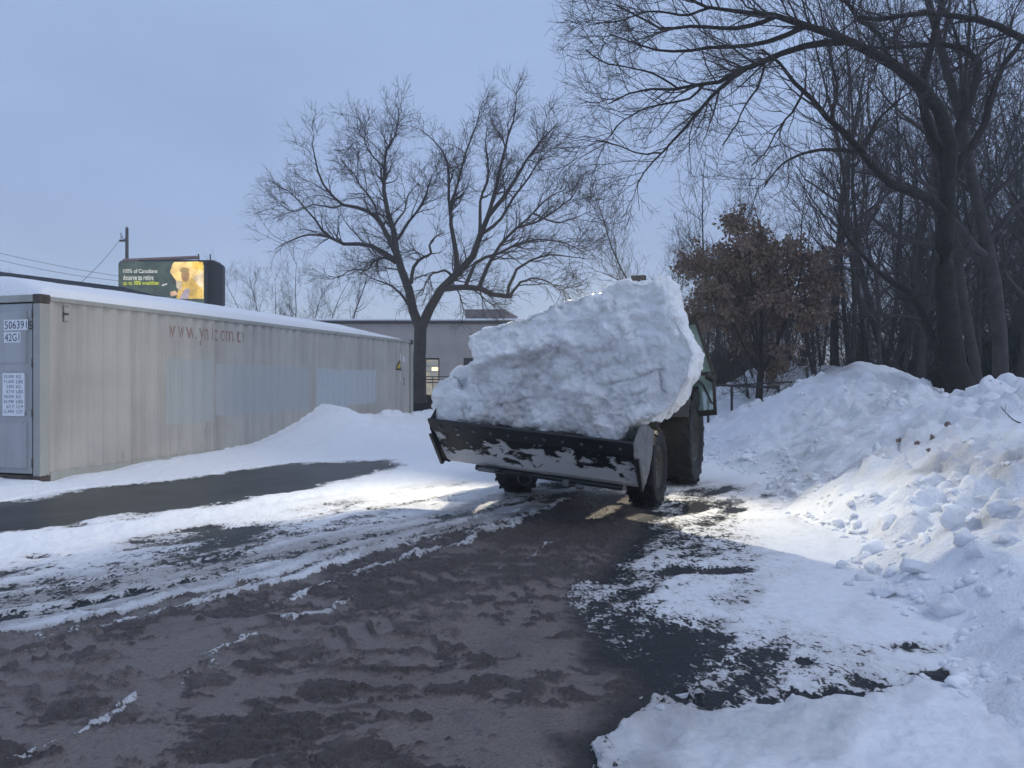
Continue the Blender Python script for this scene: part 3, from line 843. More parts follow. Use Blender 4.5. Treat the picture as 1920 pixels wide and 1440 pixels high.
# bucket plate: dark paint with frozen snow stuck to it
t = NT('bucket_plate'); v = t.coord()
bn = t.math('ADD', t.noise(4.2, 6, 0.62, v, 0.6, (1, 1.3, 1.6)), t.math('MULTIPLY', t.noise(16, 4, 0.6, v), 0.22))
sp_ = t.node('ShaderNodeSeparateXYZ'); t.l.new(v, sp_.inputs[0])
band = t.rng(sp_.outputs['Z'], 0.0, 0.34, 0.16, -0.07)
sf = t.rng(t.math('ADD', bn, band), 0.615, 0.66)
t.set(Base_Color=t.mix(sf, t.mix(t.noise(8, 3), (0.006, 0.010, 0.010), (0.014, 0.016, 0.017)), (0.62, 0.61, 0.61)), Roughness=t.rng(sf, 0, 1, 0.45, 0.8), Specular_IOR_Level=0.2)
t.bump(t.math('ADD', t.math('MULTIPLY', sf, 0.7), t.math('MULTIPLY', bn, 0.5)), 0.02)
M_BUCKET = t.m

trac = tag(empty('tractor', (TC[0], TC[1], 0.0), TR), 'dark green loader tractor with an open glass door carrying a huge snow slab', 'tractor')

def wheel(x, y, R, w, rim, z0, out):
    """axle along x; out = side of the visible rim face"""
    e = empty('wheel', (x, y, z0 + R), 0, trac)
    e.empty_display_size = R
    m = MB()
    h = w / 2
    prof = [(-h * .80, rim), (-h * .98, rim + (R - rim) * .35), (-h * .96, R * .90), (-h * .80, R * .945), (0, R * .955), (h * .80, R * .945), (h * .96, R * .90), (h * .98, rim + (R - rim) * .35), (h * .80, rim)]
    m.lathe(prof, (0, 0, 0), 48)
    nl = 18 if R > 0.5 else 16
    for i in range(nl):                     # chevron lugs
        for s in (-1, 1):
            a0 = 2 * math.pi * (i + (0.5 if s > 0 else 0)) / nl
            pts = []
            for (xx, da) in ((0.02 * s, 0.0), (h * 0.97 * s, 0.26)):
                for dw in (-0.045, 0.045):
                    for rr_ in (R * .93, R * (1.0 if xx * s < h * .5 else .985)):
                        a = a0 + da + dw
                        pts.append((xx, rr_ * math.cos(a), rr_ * math.sin(a)))
            vs2 = [m.bm.verts.new(p) for p in pts]
            for f in ((0, 1, 3, 2), (4, 6, 7, 5), (0, 4, 5, 1), (2, 3, 7, 6), (1, 5, 7, 3), (0, 2, 6, 4)):
                m.bm.faces.new([vs2[k] for k in f])
    m.build('tyre', M_TYRE, e)
    m = MB()
    m.lathe([(out * h * .78, rim * 1.02), (out * h * .85, rim * .95), (out * h * .55, rim * .86), (out * h * .25, rim * .55), (out * h * .42, rim * .30), (out * h * .55, rim * .22), (out * h * .55, 0.001)], (0, 0, 0), 32)
    m.lathe([(-out * h * .78, rim * 1.02), (-out * h * .4, rim * .8), (-out * h * .2, rim * .4), (-out * h * .2, 0.001)], (0, 0, 0), 32)
    r_ = m.build('rim', M_RIM, e, smooth=True)
    for i in range(8):
        a = 2 * math.pi * i / 8
        p = Vector((out * h * .38, rim * .42 * math.cos(a), rim * .42 * math.sin(a)))
        MB().cyl(p, p + Vector((out * 0.035, 0, 0)), 0.016, k=6).build('wheel_nut', M_STEEL, r_)
    return e
wheel(0.80, 0.0, 0.45, 0.33, 0.24, -0.03, 1)
wheel(-0.80, 0.0, 0.45, 0.33, 0.24, 0.04, -1)
wheel(0.88, 1.92, 0.68, 0.44, 0.36, -0.01, 1)
wheel(-0.88, 1.92, 0.68, 0.44, 0.36, 0.05, -1)
MB().cyl((-0.72, 0, 0.44), (0.72, 0, 0.42), 0.075, k=14).box((-0.16, -0.22, 0.30), (0.16, 0.28, 0.62)).build('front_axle', M_BLACK, trac, 0.01)
MB().cyl((-0.8, 1.92, 0.68), (0.8, 1.92, 0.66), 0.12, k=14).box((-0.26, 0.2, 0.45), (0.26, 2.3, 0.85)).build('chassis', M_BLACK, trac, 0.02)
MB().prism([(-0.58, 0.66), (-0.64, 0.92), (-0.50, 1.16), (0.2, 1.27), (1.0, 1.32), (1.0, 0.66)], 'x', -0.33, 0.33).build('hood', M_GREEN, trac, 0.05)
MB().box((-0.27, -0.665, 0.70), (0.27, -0.60, 1.02)).build('grille', M_BLACK, trac, 0.02)
for s in (-1, 1):
    MB().cyl((s * 0.18, -0.60, 1.05), (s * 0.18, -0.655, 1.04), 0.065, k=16).build('headlight', paint('lamp_glass', (0.5, 0.5, 0.48), None, 0.15, 5), trac)
    m = MB()
    for i in range(9):                                       # rear fender arch
        pass
    pr = [(1.92 + 0.78 * math.cos(a), 0.68 + 0.78 * math.sin(a)) for a in np.radians(np.arange(20, 161, 14))]
    pr2 = [(1.92 + 0.74 * math.cos(a), 0.68 + 0.74 * math.sin(a)) for a in np.radians(np.arange(160, 19, -14))]
    MB().prism(pr + pr2, 'x', s * 0.62, s * 1.08).build('fender', M_BLACK, trac, 0.01)
    # loader arm: bent boom from the mid frame to the bucket
    MB().prism([(0.95, 1.05), (0.95, 1.30), (0.2, 1.36), (-0.55, 1.10), (-1.12, 0.78), (-1.10, 0.60), (-0.5, 0.90), (0.2, 1.16)], 'x', s * 0.50 - 0.045, s * 0.50 + 0.045).build('loader_arm', M_GREEN, trac, 0.012)
    MB().box((s * 0.50 - 0.06, 0.80, 0.55), (s * 0.50 + 0.06, 1.0, 1.32)).build('loader_post', M_GREEN, trac, 0.012)
    MB().cyl((s * 0.50, 0.85, 0.72), (s * 0.50, -0.35, 1.02), 0.035, k=12).cyl((s * 0.50, -0.3, 1.01), (s * 0.50, -0.6, 1.06), 0.02, k=10).build('lift_cylinder', M_STEEL, trac, smooth=True)
# cab
cabz0, cabz1 = 0.95, 2.36
for x, y in ((-0.66, 1.12), (0.66, 1.12), (-0.68, 2.45), (0.68, 2.45)):
    MB().box((x - 0.035, y - 0.035, cabz0), (x + 0.035, y + 0.035, cabz1)).build('cab_pillar', M_BLACK, trac, 0.01)
MB().box((-0.72, 1.06, 0.80), (0.72, 2.5, 0.97)).build('cab_floor', M_BLACK, trac, 0.02)
MB().prism([(1.0, cabz1), (1.02, cabz1 + 0.07), (1.3, cabz1 + 0.12), (2.4, cabz1 + 0.11), (2.6, cabz1 + 0.05), (2.6, cabz1)], 'x', -0.76, 0.76).build('cab_roof', M_GREEN, trac, 0.03)
MB().box((-0.62, 1.115, 1.30), (0.62, 1.122, cabz1)).build('windshield', M_GLASS, trac)
MB().box((-0.66, 2.45, 1.30), (0.66, 2.457, cabz1)).build('rear_window', M_GLASS, trac)
MB().box((-0.69, 1.16, 1.0), (-0.683, 2.41, cabz1)).build('side_window', M_GLASS, trac)
MB().box((-0.25, 1.75, 0.97), (0.25, 2.2, 1.12)).box((-0.25, 2.15, 1.12), (0.25, 2.28, 1.75)).build('seat', M_BLACK, trac, 0.04)
MB().cyl((0, 1.35, 0.97), (0, 1.48, 1.38), 0.03, k=10).build('steering_column', M_BLACK, trac)
# beacon block standing on the roof
bc = W(1198, 519, 10.25)
lb = np.array([bc[0] - TC[0], bc[1] - TC[1]]); cr_, sr_ = math.cos(-TR), math.sin(-TR)
bx_, by_ = lb[0] * cr_ - lb[1] * sr_, lb[0] * sr_ + lb[1] * cr_
MB().cyl((bx_, by_, cabz1 + 0.08), (bx_, by_, bc[2] - 0.03), 0.018, k=8).box((bx_ - 0.10, by_ - 0.05, bc[2] - 0.045), (bx_ + 0.09, by_ + 0.05, bc[2] + 0.015)).build('beacon', M_BLACK, trac, 0.012)
# roof work light: the lamp that throws the slab's shadow on the yard
M_LAMP = NT('work_light_lens'); M_LAMP.set(Base_Color=(0.9, 0.88, 0.8), Emission_Color=(1.0, 0.93, 0.76), Emission_Strength=18.0); M_LAMP = M_LAMP.m
LXW, LYW, LZW = 0.20, 0.90, 2.52
wlh = MB().box((LXW - 0.09, LYW + 0.02, LZW - 0.06), (LXW + 0.09, LYW + 0.12, LZW + 0.06)).build('work_light', M_BLACK, trac, 0.012)
MB().box((LXW - 0.075, LYW + 0.010, LZW - 0.045), (LXW + 0.075, LYW + 0.019, LZW + 0.045)).build('lens', M_LAMP, wlh)
sp = bpy.data.lights.new('work_light_beam', 'SPOT')
sp.energy = 640.0; sp.color = (1.0, 0.91, 0.69); sp.spot_size = math.radians(150); sp.spot_blend = 0.6; sp.shadow_soft_size = 0.03
spo = bpy.data.objects.new('work_light_beam', sp); COL.objects.link(spo)
spo.parent = trac; spo.location = (LXW, LYW - 0.03, LZW); spo.rotation_euler = (math.radians(-62), 0, 0)
# point the beam forward (local -y) and down
dirv = Vector((0.0, -1.0, -0.45)); spo.rotation_euler = dirv.to_track_quat('-Z', 'Y').to_euler()

wl2 = MB().box((LXW - 0.33, LYW + 0.02, LZW - 0.06), (LXW - 0.15, LYW + 0.12, LZW + 0.06)).build('work_light', M_BLACK, trac, 0.012)
MB().box((LXW - 0.315, LYW + 0.010, LZW - 0.045), (LXW - 0.165, LYW + 0.019, LZW + 0.045)).build('lens', M_LAMP, wl2)
sp2 = sp.copy(); sp2.energy = 480.0; sp2.spot_size = math.radians(95); sp2.spot_blend = 0.8
spo2 = bpy.data.objects.new('work_light_beam', sp2); COL.objects.link(spo2)
spo2.parent = trac; spo2.location = (LXW - 0.24, LYW - 0.03, LZW); spo2.rotation_euler = Vector((-1.0, -0.55, -0.33)).to_track_quat('-Z', 'Y').to_euler()
# open glazed door on the near right side of the cab
door = empty('door', (0.72, 2.40, 0.0), 0, trac)
dl = [W(*p) for p in ((1268,598,10.9),(1304,592,10.75),(1322,650,10.65),(1340,700,10.6),(1345,778,10.6),(1312,781,10.7),(1303,762,10.75),(1286,740,10.85),(1262,735,10.95))]
Mi = (Matrix.Translation(Vector((TC[0], TC[1], 0))) @ Matrix.Rotation(TR, 4, 'Z') @ Matrix.Translation(Vector((0.72, 2.40, 0)))).inverted()
D = [Mi @ Vector(p) for p in dl]
cen = sum(D, Vector()) / len(D)
nrm = (D[1] - D[0]).cross(D[5] - D[0]).normalized()
D = [p - nrm * (p - cen).dot(nrm) for p in D]              # one flat plane
m = MB(); n_ = len(D)
inn = [cen + (p - cen) * 0.86 for p in D]
for off in (0.018, -0.018):
    pass
A = [m.bm.verts.new(p + nrm * 0.02) for p in D]; A2 = [m.bm.verts.new(p - nrm * 0.02) for p in D]
B = [m.bm.verts.new(p + nrm * 0.02) for p in inn]; B2 = [m.bm.verts.new(p - nrm * 0.02) for p in inn]
for i in range(n_):
    j = (i + 1) % n_
    for f in ((A[i], A[j], B[j], B[i]), (A2[j], A2[i], B2[i], B2[j]), (A[j], A[i], A2[i], A2[j]), (B[i], B[j], B2[j], B2[i])): m.bm.faces.new(f)
m.build('door_frame', M_BLACK, door)
m = MB(); m.bm.faces.new([m.bm.verts.new(p) for p in [cen + (p - cen) * 0.88 for p in D]])
m.build('glass', M_GLASS, door)
def dpt(px, py):
    r = Mi.to_3x3() @ Vector(((px - CX) / F, 1.0, -(py - HY) / F)); o_ = Mi @ Vector((0, 0, CAMH))
    return o_ + r * ((cen - o_).dot(nrm) / r.dot(nrm))
m = MB(); m.cyl(dpt(1298, 702), dpt(1342, 699), 0.025, k=8); m.build('door_bar', M_BLACK, door)
pts = [dpt(*p) for p in ((1308,712),(1318,722),(1326,738),(1334,755),(1341,758))]
m = MB()
for a_, b_ in zip(pts, pts[1:]): m.cyl(a_, b_, 0.014, k=6)
m.build('gas_strut', M_BLACK, door)
m = MB(); m.cyl(dpt(1326, 703) - nrm * 0.03, dpt(1340, 714) + nrm * 0.03, 0.055, 0.05, k=10); m.build('handle', M_BLACK, door, 0.01)
# bucket, curled up, leaning a little to the viewer's right
roll = math.radians(4.9)
bk = empty('bucket', (-0.10, -1.18, 0.46), 0, trac)
bk.rotation_euler = (0, roll, 0)
bw = 1.085
lip_f, lip_z = -0.50, 0.455
def strip(pts, x0, x1, th):
    """bent plate through pts (y,z), thickness th below"""
    up, dn = [], []
    for i, (y, z) in enumerate(pts):
        a = Vector(pts[max(i - 1, 0)]); b = Vector(pts[min(i + 1, len(pts) - 1)])
        d = (b - a).normalized(); n2 = Vector((-d.y, d.x))
        up.append((y + n2.x * th / 2, z + n2.y * th / 2)); dn.append((y - n2.x * th / 2, z - n2.y * th / 2))
    return up + dn[::-1], x0, x1
profb = [(lip_f + 0.05, lip_z - 0.05), (-0.04, 0.02), (0.06, -0.02), (0.20, 0.0), (0.32, 0.10), (0.40, 0.26), (0.42, 0.50)]
pp, x0, x1 = strip(profb, -bw + 0.015, bw - 0.015, 0.02)
shell = MB().prism(pp, 'x', x0, x1).build('bucket_shell', M_BUCKET, bk)
pp, x0, x1 = strip([(lip_f - 0.015, lip_z + 0.012), (lip_f + 0.10, lip_z - 0.115)], -bw - 0.01, bw + 0.01, 0.03)
ce = MB().prism(pp, 'x', x0, x1).build('cutting_edge', M_BLACK, bk, 0.004)
dv = Vector((0, 0.10, -0.115)).normalized(); nv = Vector((0, -0.75, -0.66))
for i in range(11):
    x = -bw + 0.12 + i * (2 * bw - 0.24) / 10
    c_ = Vector((x, lip_f + 0.045, lip_z - 0.052)) + nv * 0.012
    MB().cyl(c_, c_ + nv * 0.018, 0.016, k=8).build('edge_bolt', M_STEEL, ce)
sidep = [(lip_f + 0.02, lip_z + 0.0), (lip_f + 0.05, lip_z - 0.10), (-0.06, -0.015), (0.06, -0.045), (0.22, -0.02), (0.34, 0.09), (0.42, 0.26), (0.44, 0.52), (0.1, 0.60), (lip_f + 0.2, lip_z + 0.16)]
for s in (-1, 1):
    MB().prism(sidep, 'x', s * bw - 0.012 * (s < 0), s * bw + 0.012 * (s > 0)).build('side_plate', M_STEEL if s > 0 else M_BLACK, bk, 0.003)
    MB().prism([(lip_f + 0.10, lip_z - 0.16), (lip_f + 0.16, lip_z - 0.15), (0.0, -0.01), (-0.07, -0.06)], 'x', s * (bw + 0.013), s * (bw + 0.05)).build('wear_shoe', M_BLACK, bk, 0.004)
MB().box((-bw + 0.42, -0.10, -0.075), (-bw + 0.62, 0.10, -0.035)).build('skid_foot', M_STEEL, bk, 0.006)
MB().cyl((-0.75, 0.05, -0.06), (0.9, 0.05, -0.06), 0.03, k=10).build('torsion_bar', M_BLACK, bk)
for i in range(12): pass
m = MB(); ring = [(-0.16 + 0.075 * math.cos(a), 0.02, -0.115 + 0.06 * math.sin(a)) for a in np.linspace(0, 2 * math.pi, 17)]
for a_, b_ in zip(ring, ring[1:]): m.cyl(a_, b_, 0.011, k=6)
m.build('tow_ring', M_BLACK, bk)
MB().box((0.28, -0.02, -0.12), (0.34, 0.03, -0.05)).cyl((0.42, 0.0, -0.10), (0.50, 0.0, -0.10), 0.03, k=10).build('pin_bracket', M_STEEL, bk, 0.004)

# ------------------------------------------------------------------ the slab of snow in the bucket
def voxel_solid(bm, size):
    me = bpy.data.meshes.new('tmp'); bmesh.ops.recalc_face_normals(bm, faces=bm.faces); bm.to_mesh(me); bm.free()
    o = bpy.data.objects.new('tmp', me); COL.objects.link(o)
    md = o.modifiers.new('r', 'REMESH'); md.mode = 'VOXEL'; md.voxel_size = size
    dg = bpy.context.evaluated_depsgraph_get()
    m2 = bpy.data.meshes.new_from_object(o.evaluated_get(dg))
    bpy.data.objects.remove(o); bpy.data.meshes.remove(me)
    return m2
def get_co(me):
    a = np.zeros(len(me.vertices) * 3, np.float32); me.vertices.foreach_get('co', a); n = np.zeros_like(a); me.vertices.foreach_get('normal', n)
    return a.reshape(-1, 3).astype(float), n.reshape(-1, 3).astype(float)
def put_co(me, co, attrs):
    me.vertices.foreach_set('co', co.astype(np.float32).ravel())
    for k, v in attrs.items():
        a = me.attributes.new(k, 'FLOAT', 'POINT'); a.data.foreach_set('value', np.asarray(v, np.float32))
    me.polygons.foreach_set('use_smooth', np.full(len(me.polygons), True)); me.update()

LP0, LP1 = np.array([-0.90, 8.12]), np.array([1.08, 7.25])     # plan of the bucket lip, end to end
LD = (LP1 - LP0) / np.linalg.norm(LP1 - LP0); LNb = np.array([-LD[1], LD[0]])  # LNb points away from the camera
def slab_pt(px, py, back):
    """photo pixel -> point on the upright plane lying 'back' behind the lip"""
    r = np.array([(px - CX) / F, 1.0]); d = ((LP0 + LNb * back) @ LNb) / (r @ LNb)
    return np.array([r[0] * d, d, CAMH - (py - HY) / F * d])
def slab(name, outline, front, depth, label, vox=0.02, ledge=None, seed=0, shrink=0.86, rise=0.0, dirt0=0.03, amp=1.0):
    outline = [(x - 0.045 * max(x - 1000, 0), y) for x, y in outline]
    pf = np.array([slab_pt(x, y, front) for x, y in outline])
    cen_ = pf.mean(0)
    bm = bmesh.new()
    rings = []
    for tt, sc in ((0, 0.965), (0.06, 1.0), (0.5, 1.0), (0.85, 0.5 * (1 + shrink)), (1.0, shrink)):
        p = cen_ + (pf - cen_) * sc; p = p.copy(); p[:, :2] += LNb * depth * tt; p[:, 2] += rise * tt
        rings.append([bm.verts.new(q) for q in p])
    n = len(outline)
    for a, b in zip(rings, rings[1:]):
        for i in range(n): bm.faces.new((a[i], a[(i+1) % n], b[(i+1) % n], b[i]))
    bm.faces.new(rings[0]); bm.faces.new(rings[-1][::-1])
    me = voxel_solid(bm, vox)
    co, no = get_co(me)
    # smooth-ish normals then relief
    pit = fbm(co, 0.13, 4, 416 + seed)
    rel = 0.050 * fbm(co, 0.55, 3, 401 + seed) + 0.040 * fbm(co, 0.30, 4, 411 + seed, bil=True) - 0.030 * sstep(0.05, 0.5, pit) + 0.014 * fbm(co, 0.08, 3, 421 + seed) + 0.008 * fbm(co, 0.035, 2, 431 + seed)
    back = (co[:, :2] - LP0) @ LNb - front
    along = (co[:, :2] - LP0) @ LD
    AZ = np.column_stack([along, co[:, 2]]) + 0.06 * np.stack([fbm(co, 0.15, 3, 521 + seed), fbm(co, 0.15, 3, 531 + seed)], 1)
    c1, c2, ci = worley(AZ, 0.24, 61 + seed); k1_, k2_, _ = worley(AZ, 0.085, 71 + seed)
    crumb = sstep(-0.15, 0.25, fbm(co, 0.5, 3, 541 + seed))
    rel = rel + crumb * (0.045 * np.clip((c2 - c1) * 1.6, 0, 1) * (0.3 + ci) + 0.016 * np.clip((k2_ - k1_) * 1.6, 0, 1)) - 0.02
    co2 = co + no * (rel * amp)[:, None]
    frontf = sstep(0.25, 0.02, back)
    dirt = np.full(len(co), dirt0)
    if ledge is not None:
        lp = np.array([slab_pt(x, y, front) for x, y in ledge]); la = (lp[:, :2] - LP0) @ LD
        zl = np.interp(along, la, lp[:, 2]) + 0.05 * fbm(co, 0.3, 3, 441) + 0.02 * fbm(co, 0.1, 2, 451)
        dz = co[:, 2] - zl
        push = 0.06 * sstep(-0.03, 0.05, dz) * np.interp(along, [-0.9, -0.5, 0.9, 1.8, 2.2], [0, 1, 1, 0.35, 0.2])
        push = push - 0.05 * sstep(0.1, 0.8, dz) + 0.07 * np.exp(-((co[:, 2] - 1.02) / 0.12) ** 2)
        co2[:, :2] -= LNb * (frontf * push)[:, None]
        low_ = sstep(0.06, -0.05, dz)
        dirt = dirt0 + low_ * (0.44 + 0.5 * fbm(co, 0.35, 4, 461)) * np.interp(along, [-0.3, 0.1, 1.2, 2.2], [0.25, 1.0, 1.0, 0.5])
        dirt += (1 - low_) * 0.45 * np.clip(fbm(co, 0.45, 4, 471), 0, 1)
        dirt += 0.18 * frontf * crumb * np.clip(0.35 - (c2 - c1), 0, 1)
        # cracks
        for ln in ([(1120,720),(1160,716),(1190,712),(1215,700),(1240,690)], [(1100,778),(1150,772),(1200,752)], [(960,690),(1000,672),(1060,655),(1100,650)], [(930,760),(1000,745),(1060,748)], [(1235,700),(1238,730),(1262,745)], [(1180,742),(1205,735),(1212,728)]):
            lc = np.array([slab_pt(x, y, front) for x, y in ln]); l2 = np.column_stack([(lc[:, :2] - LP0) @ LD, lc[:, 2]])
            dd, _ = seg_dist(np.column_stack([along, co[:, 2]]) + 0.025 * np.stack([fbm(co, 0.12, 3, 481), fbm(co, 0.12, 3, 491)], 1), l2)
            g = np.exp(-(dd / 0.012) ** 2) * frontf * sstep(-0.3, 0.2, fbm(co, 0.15, 2, 495))
            co2[:, :2] += LNb * (0.035 * g)[:, None]
            dirt = dirt + 0.10 * np.exp(-(dd / 0.03) ** 2) * frontf
            side = np.exp(-(dd / 0.06) ** 2) * frontf
            co2[:, :2] -= LNb * (0.008 * side)[:, None]
    put_co(me, co2, dict(dirt=np.clip(dirt, 0, 1)))
    return tag(link(name, me, M_CHUNK), *label)
slab('snow_slab', [(878,628),(900,616),(935,603),(975,591),(1010,579),(1040,563),(1062,553),(1085,551),(1108,546),(1122,549),(1140,536),(1165,523),(1185,519),(1200,525),(1225,523),(1245,517),(1262,513),(1274,528),(1270,552),(1276,574),(1286,592),(1300,620),(1316,642),(1324,660),(1316,690),(1308,716),(1294,746),(1282,768),(1260,785),(1235,796),(1210,798),(1192,810),(1150,832),(1090,822),(1000,812),(930,805),(880,800),(852,790),(862,755),(868,720),(884,690),(884,660)],
     0.10, 0.95, ('huge broken slab of dirty packed snow heaped in the loader bucket', 'snow slab'), 0.014, ledge=[(800,700),(880,694),(930,676),(1000,664),(1050,642),(1110,650),(1200,655),(1260,690),(1330,720)], rise=0.0)
slab('snow_lump', [(805,730),(822,712),(846,703),(850,716),(858,728),(884,716),(900,740),(905,775),(900,802),(850,797),(816,792),(806,765)], 0.05, 0.65,
     ('white snow lump at the left end of the bucket beside the slab', 'snow lump'), 0.018, None, 50, 0.8, 0.0, 0.04, 0.7)
slab('snow_lump', [(838,702),(856,690),(884,674),(905,700),(910,760),(880,780),(868,740),(860,716),(850,706)], 0.24, 0.55,
     ('upper white snow lump wedged between the slab and the bucket\'s left end', 'snow lump'), 0.018, None, 70, 0.8, 0.0, 0.04, 0.6)

# ------------------------------------------------------------------ trees
def norm(v): return v / np.maximum(np.linalg.norm(v, axis=-1, keepdims=True), 1e-9)

def resample(pts, n):
    """smooth polyline (m,k) -> (n,k) by Catmull-Rom"""
    p = np.asarray(pts, float)
    P = np.vstack([2 * p[0] - p[1], p, 2 * p[-1] - p[-2]])
    L = np.concatenate([[0], np.cumsum(np.linalg.norm(np.diff(p[:, :3], axis=0), axis=1))])
    s = np.linspace(0, L[-1], n)
    i = np.clip(np.searchsorted(L, s, side='right') - 1, 0, len(p) - 2)
    t = ((s - L[i]) / np.maximum(L[i + 1] - L[i], 1e-9))[:, None]
    a, b, c, d = P[i], P[i + 1], P[i + 2], P[i + 3]
    return 0.5 * (2 * b + (c - a) * t + (2 * a - 5 * b + 4 * c - d) * t ** 2 + (3 * b - a - 3 * c + d) * t ** 3)

def tubes(batches):
    """batches of (pts (B,N,3), rad (B,N), k) -> verts, quads"""
    Vs, Qs, off = [], [], 0
    for pts, rad, k in batches:
        B, N, _ = pts.shape
        if B == 0: continue
        tg = norm(np.gradient(pts, axis=1))
        ref = np.where(np.abs(tg[..., 2:3]) > 0.9, np.array([1.0, 0, 0]), np.array([0, 0, 1.0]))
        ref = np.broadcast_to(ref[:, :1], tg.shape)
        u = norm(np.cross(tg, ref)); w = np.cross(tg, u)
        a = np.linspace(0, 2 * np.pi, k, endpoint=False)
        ring = pts[:, :, None, :] + rad[:, :, None, None] * (u[:, :, None, :] * np.cos(a)[None, None, :, None] + w[:, :, None, :] * np.sin(a)[None, None, :, None])
        Vs.append(ring.reshape(-1, 3))
        b = np.arange(B)[:, None, None] * N * k; i = np.arange(N - 1)[None, :, None] * k; j = np.arange(k)[None, None, :]
        j2 = (j + 1) % k
        q = np.stack([b + i + j, b + i + j2, b + i + k + j2, b + i + k + j], -1).reshape(-1, 4) + off
        Qs.append(q); off += B * N * k
    return np.vstack(Vs), np.vstack(Qs)

def kids(rng, pts, rad, count, length, ang, n, wig, up, rf=(0.55, 0.12), fmin=0.2, rmin=0.003, out=0.0, cen=None, rmax=1.0):
    """side branches: pts (B,N,3), rad (B,N), count (B,) -> child polylines"""
    B, N, _ = pts.shape
    idx = np.repeat(np.arange(B), count); C = len(idx)
    f = rng.uniform(fmin, 1.0, C) ** 0.85 * (N - 1.001)
    i0 = f.astype(int); fr = (f - i0)[:, None]
    p0 = pts[idx, i0] * (1 - fr) + pts[idx, i0 + 1] * fr
    r0 = rad[idx, i0] * (1 - fr[:, 0]) + rad[idx, i0 + 1] * fr[:, 0]
    t = norm(pts[idx, i0 + 1] - pts[idx, i0])
    rv = rng.normal(size=(C, 3)); perp = norm(rv - (rv * t).sum(1, keepdims=True) * t)
    a = np.radians(rng.uniform(*ang, C))[:, None]
    d = np.cos(a) * t + np.sin(a) * perp
    if cen is not None: d = norm(d + out * norm(p0 - cen))
    L = rng.uniform(*length, C) * (1.15 - 0.5 * f / (N - 1))
    step = (L / (n - 1))[:, None]
    P = np.zeros((C, n, 3)); P[:, 0] = p0
    for s in range(1, n):
        d = norm(d + rng.normal(size=(C, 3)) * wig + np.array([0, 0, up]))
        P[:, s] = P[:, s - 1] + d * step
    rs = np.minimum(np.maximum(r0 * rf[0], rmin), rmax)
    R = rs[:, None] * np.linspace(1, rf[1], n)[None, :]
    return P, np.maximum(R, rmin * 0.7)

def crown(rng, limbs, radii, levels, cen):
    """limbs list of (N,3); levels: dicts per generation"""
    out, P, R = [], np.stack(limbs), np.stack(radii)
    for lv in levels:
        ln = np.linalg.norm(np.diff(P, axis=1), axis=2).sum(1)
        cnt = np.maximum(rng.poisson(ln * lv['dens']), lv.get('min', 1))
        P, R = kids(rng, P, R, cnt, lv['len'], lv['ang'], lv['n'], lv['wig'], lv['up'], fmin=lv.get('fmin', 0.15), rmin=lv['rmin'], out=lv.get('out', 0.3), cen=cen, rmax=lv.get('rmax', 1.0))
        out.append((P, R, lv['k']))
    return out

def traced_tree(name, label, trunk, limbs, d, to_px, r_trunk, levels, seed, mats, spread=1.0, group=None, base_z=0.0):
    """trunk and limbs traced in the photo at distance d, bent forward and back in depth"""
    rng = np.random.default_rng(seed)
    all_pts, all_r, Ls = [], [], []
    def add(line, r0, r1, doff, N=12):
        px = np.array([to_px(*p) for p in line], float)
        if all_pts:
            cat = np.vstack([np.column_stack([q[:, 0], q[:, 2]]) for q in all_pts]); dep = np.concatenate([q[:, 1] for q in all_pts])
            p0 = W(px[0, 0], px[0, 1], d); j = np.argmin(((cat - p0[[0, 2]]) ** 2).sum(1)); ds = dep[j]
        else: ds = d
        k = np.linspace(0, 1, len(px)); dd = ds + doff * k ** 1.2
        w = np.array([W(a, b, c) for (a, b), c in zip(px, dd)])
        w = np.column_stack([w, np.linspace(r0, r1, len(w))])
        q = resample(w, N)
        q[1:-1, :3] += rng.normal(size=(N - 2, 3)) * 0.012 * d / 25
        all_pts.append(q[:, :3]); all_r.append(np.maximum(q[:, 3], 0.012))
    tl, tr0, tr1 = trunk
    add(tl, r_trunk * tr0, r_trunk * tr1, 0, 12)
    for line, r0, r1, off in limbs: add(line, r0 * r_trunk, r1 * r_trunk, off * spread)
    base = W(*to_px(*tl[0]), d); base[2] = base_z
    root = empty(name, tuple(base)); tag(root, label, 'tree', group)
    bp = []
    flare = all_pts[0].copy(); fr = all_r[0].copy(); fr[0] *= 1.35; fr[1] *= 1.1
    bp.append((flare[None], fr[None], 14))
    bp.append((np.stack(all_pts[1:]), np.stack(all_r[1:]), 9))
    V, Q = tubes(bp)
    link('trunk', np_mesh('trunk', V - base, Q), mats[0], root)
    cen = np.mean([p.mean(0) for p in all_pts[1:]], 0); cen[2] -= 1.5
    V, Q = tubes(crown(rng, all_pts[1:], all_r[1:], levels, cen))
    link('crown', np_mesh('crown', V - base, Q), mats[1], root)
    return root

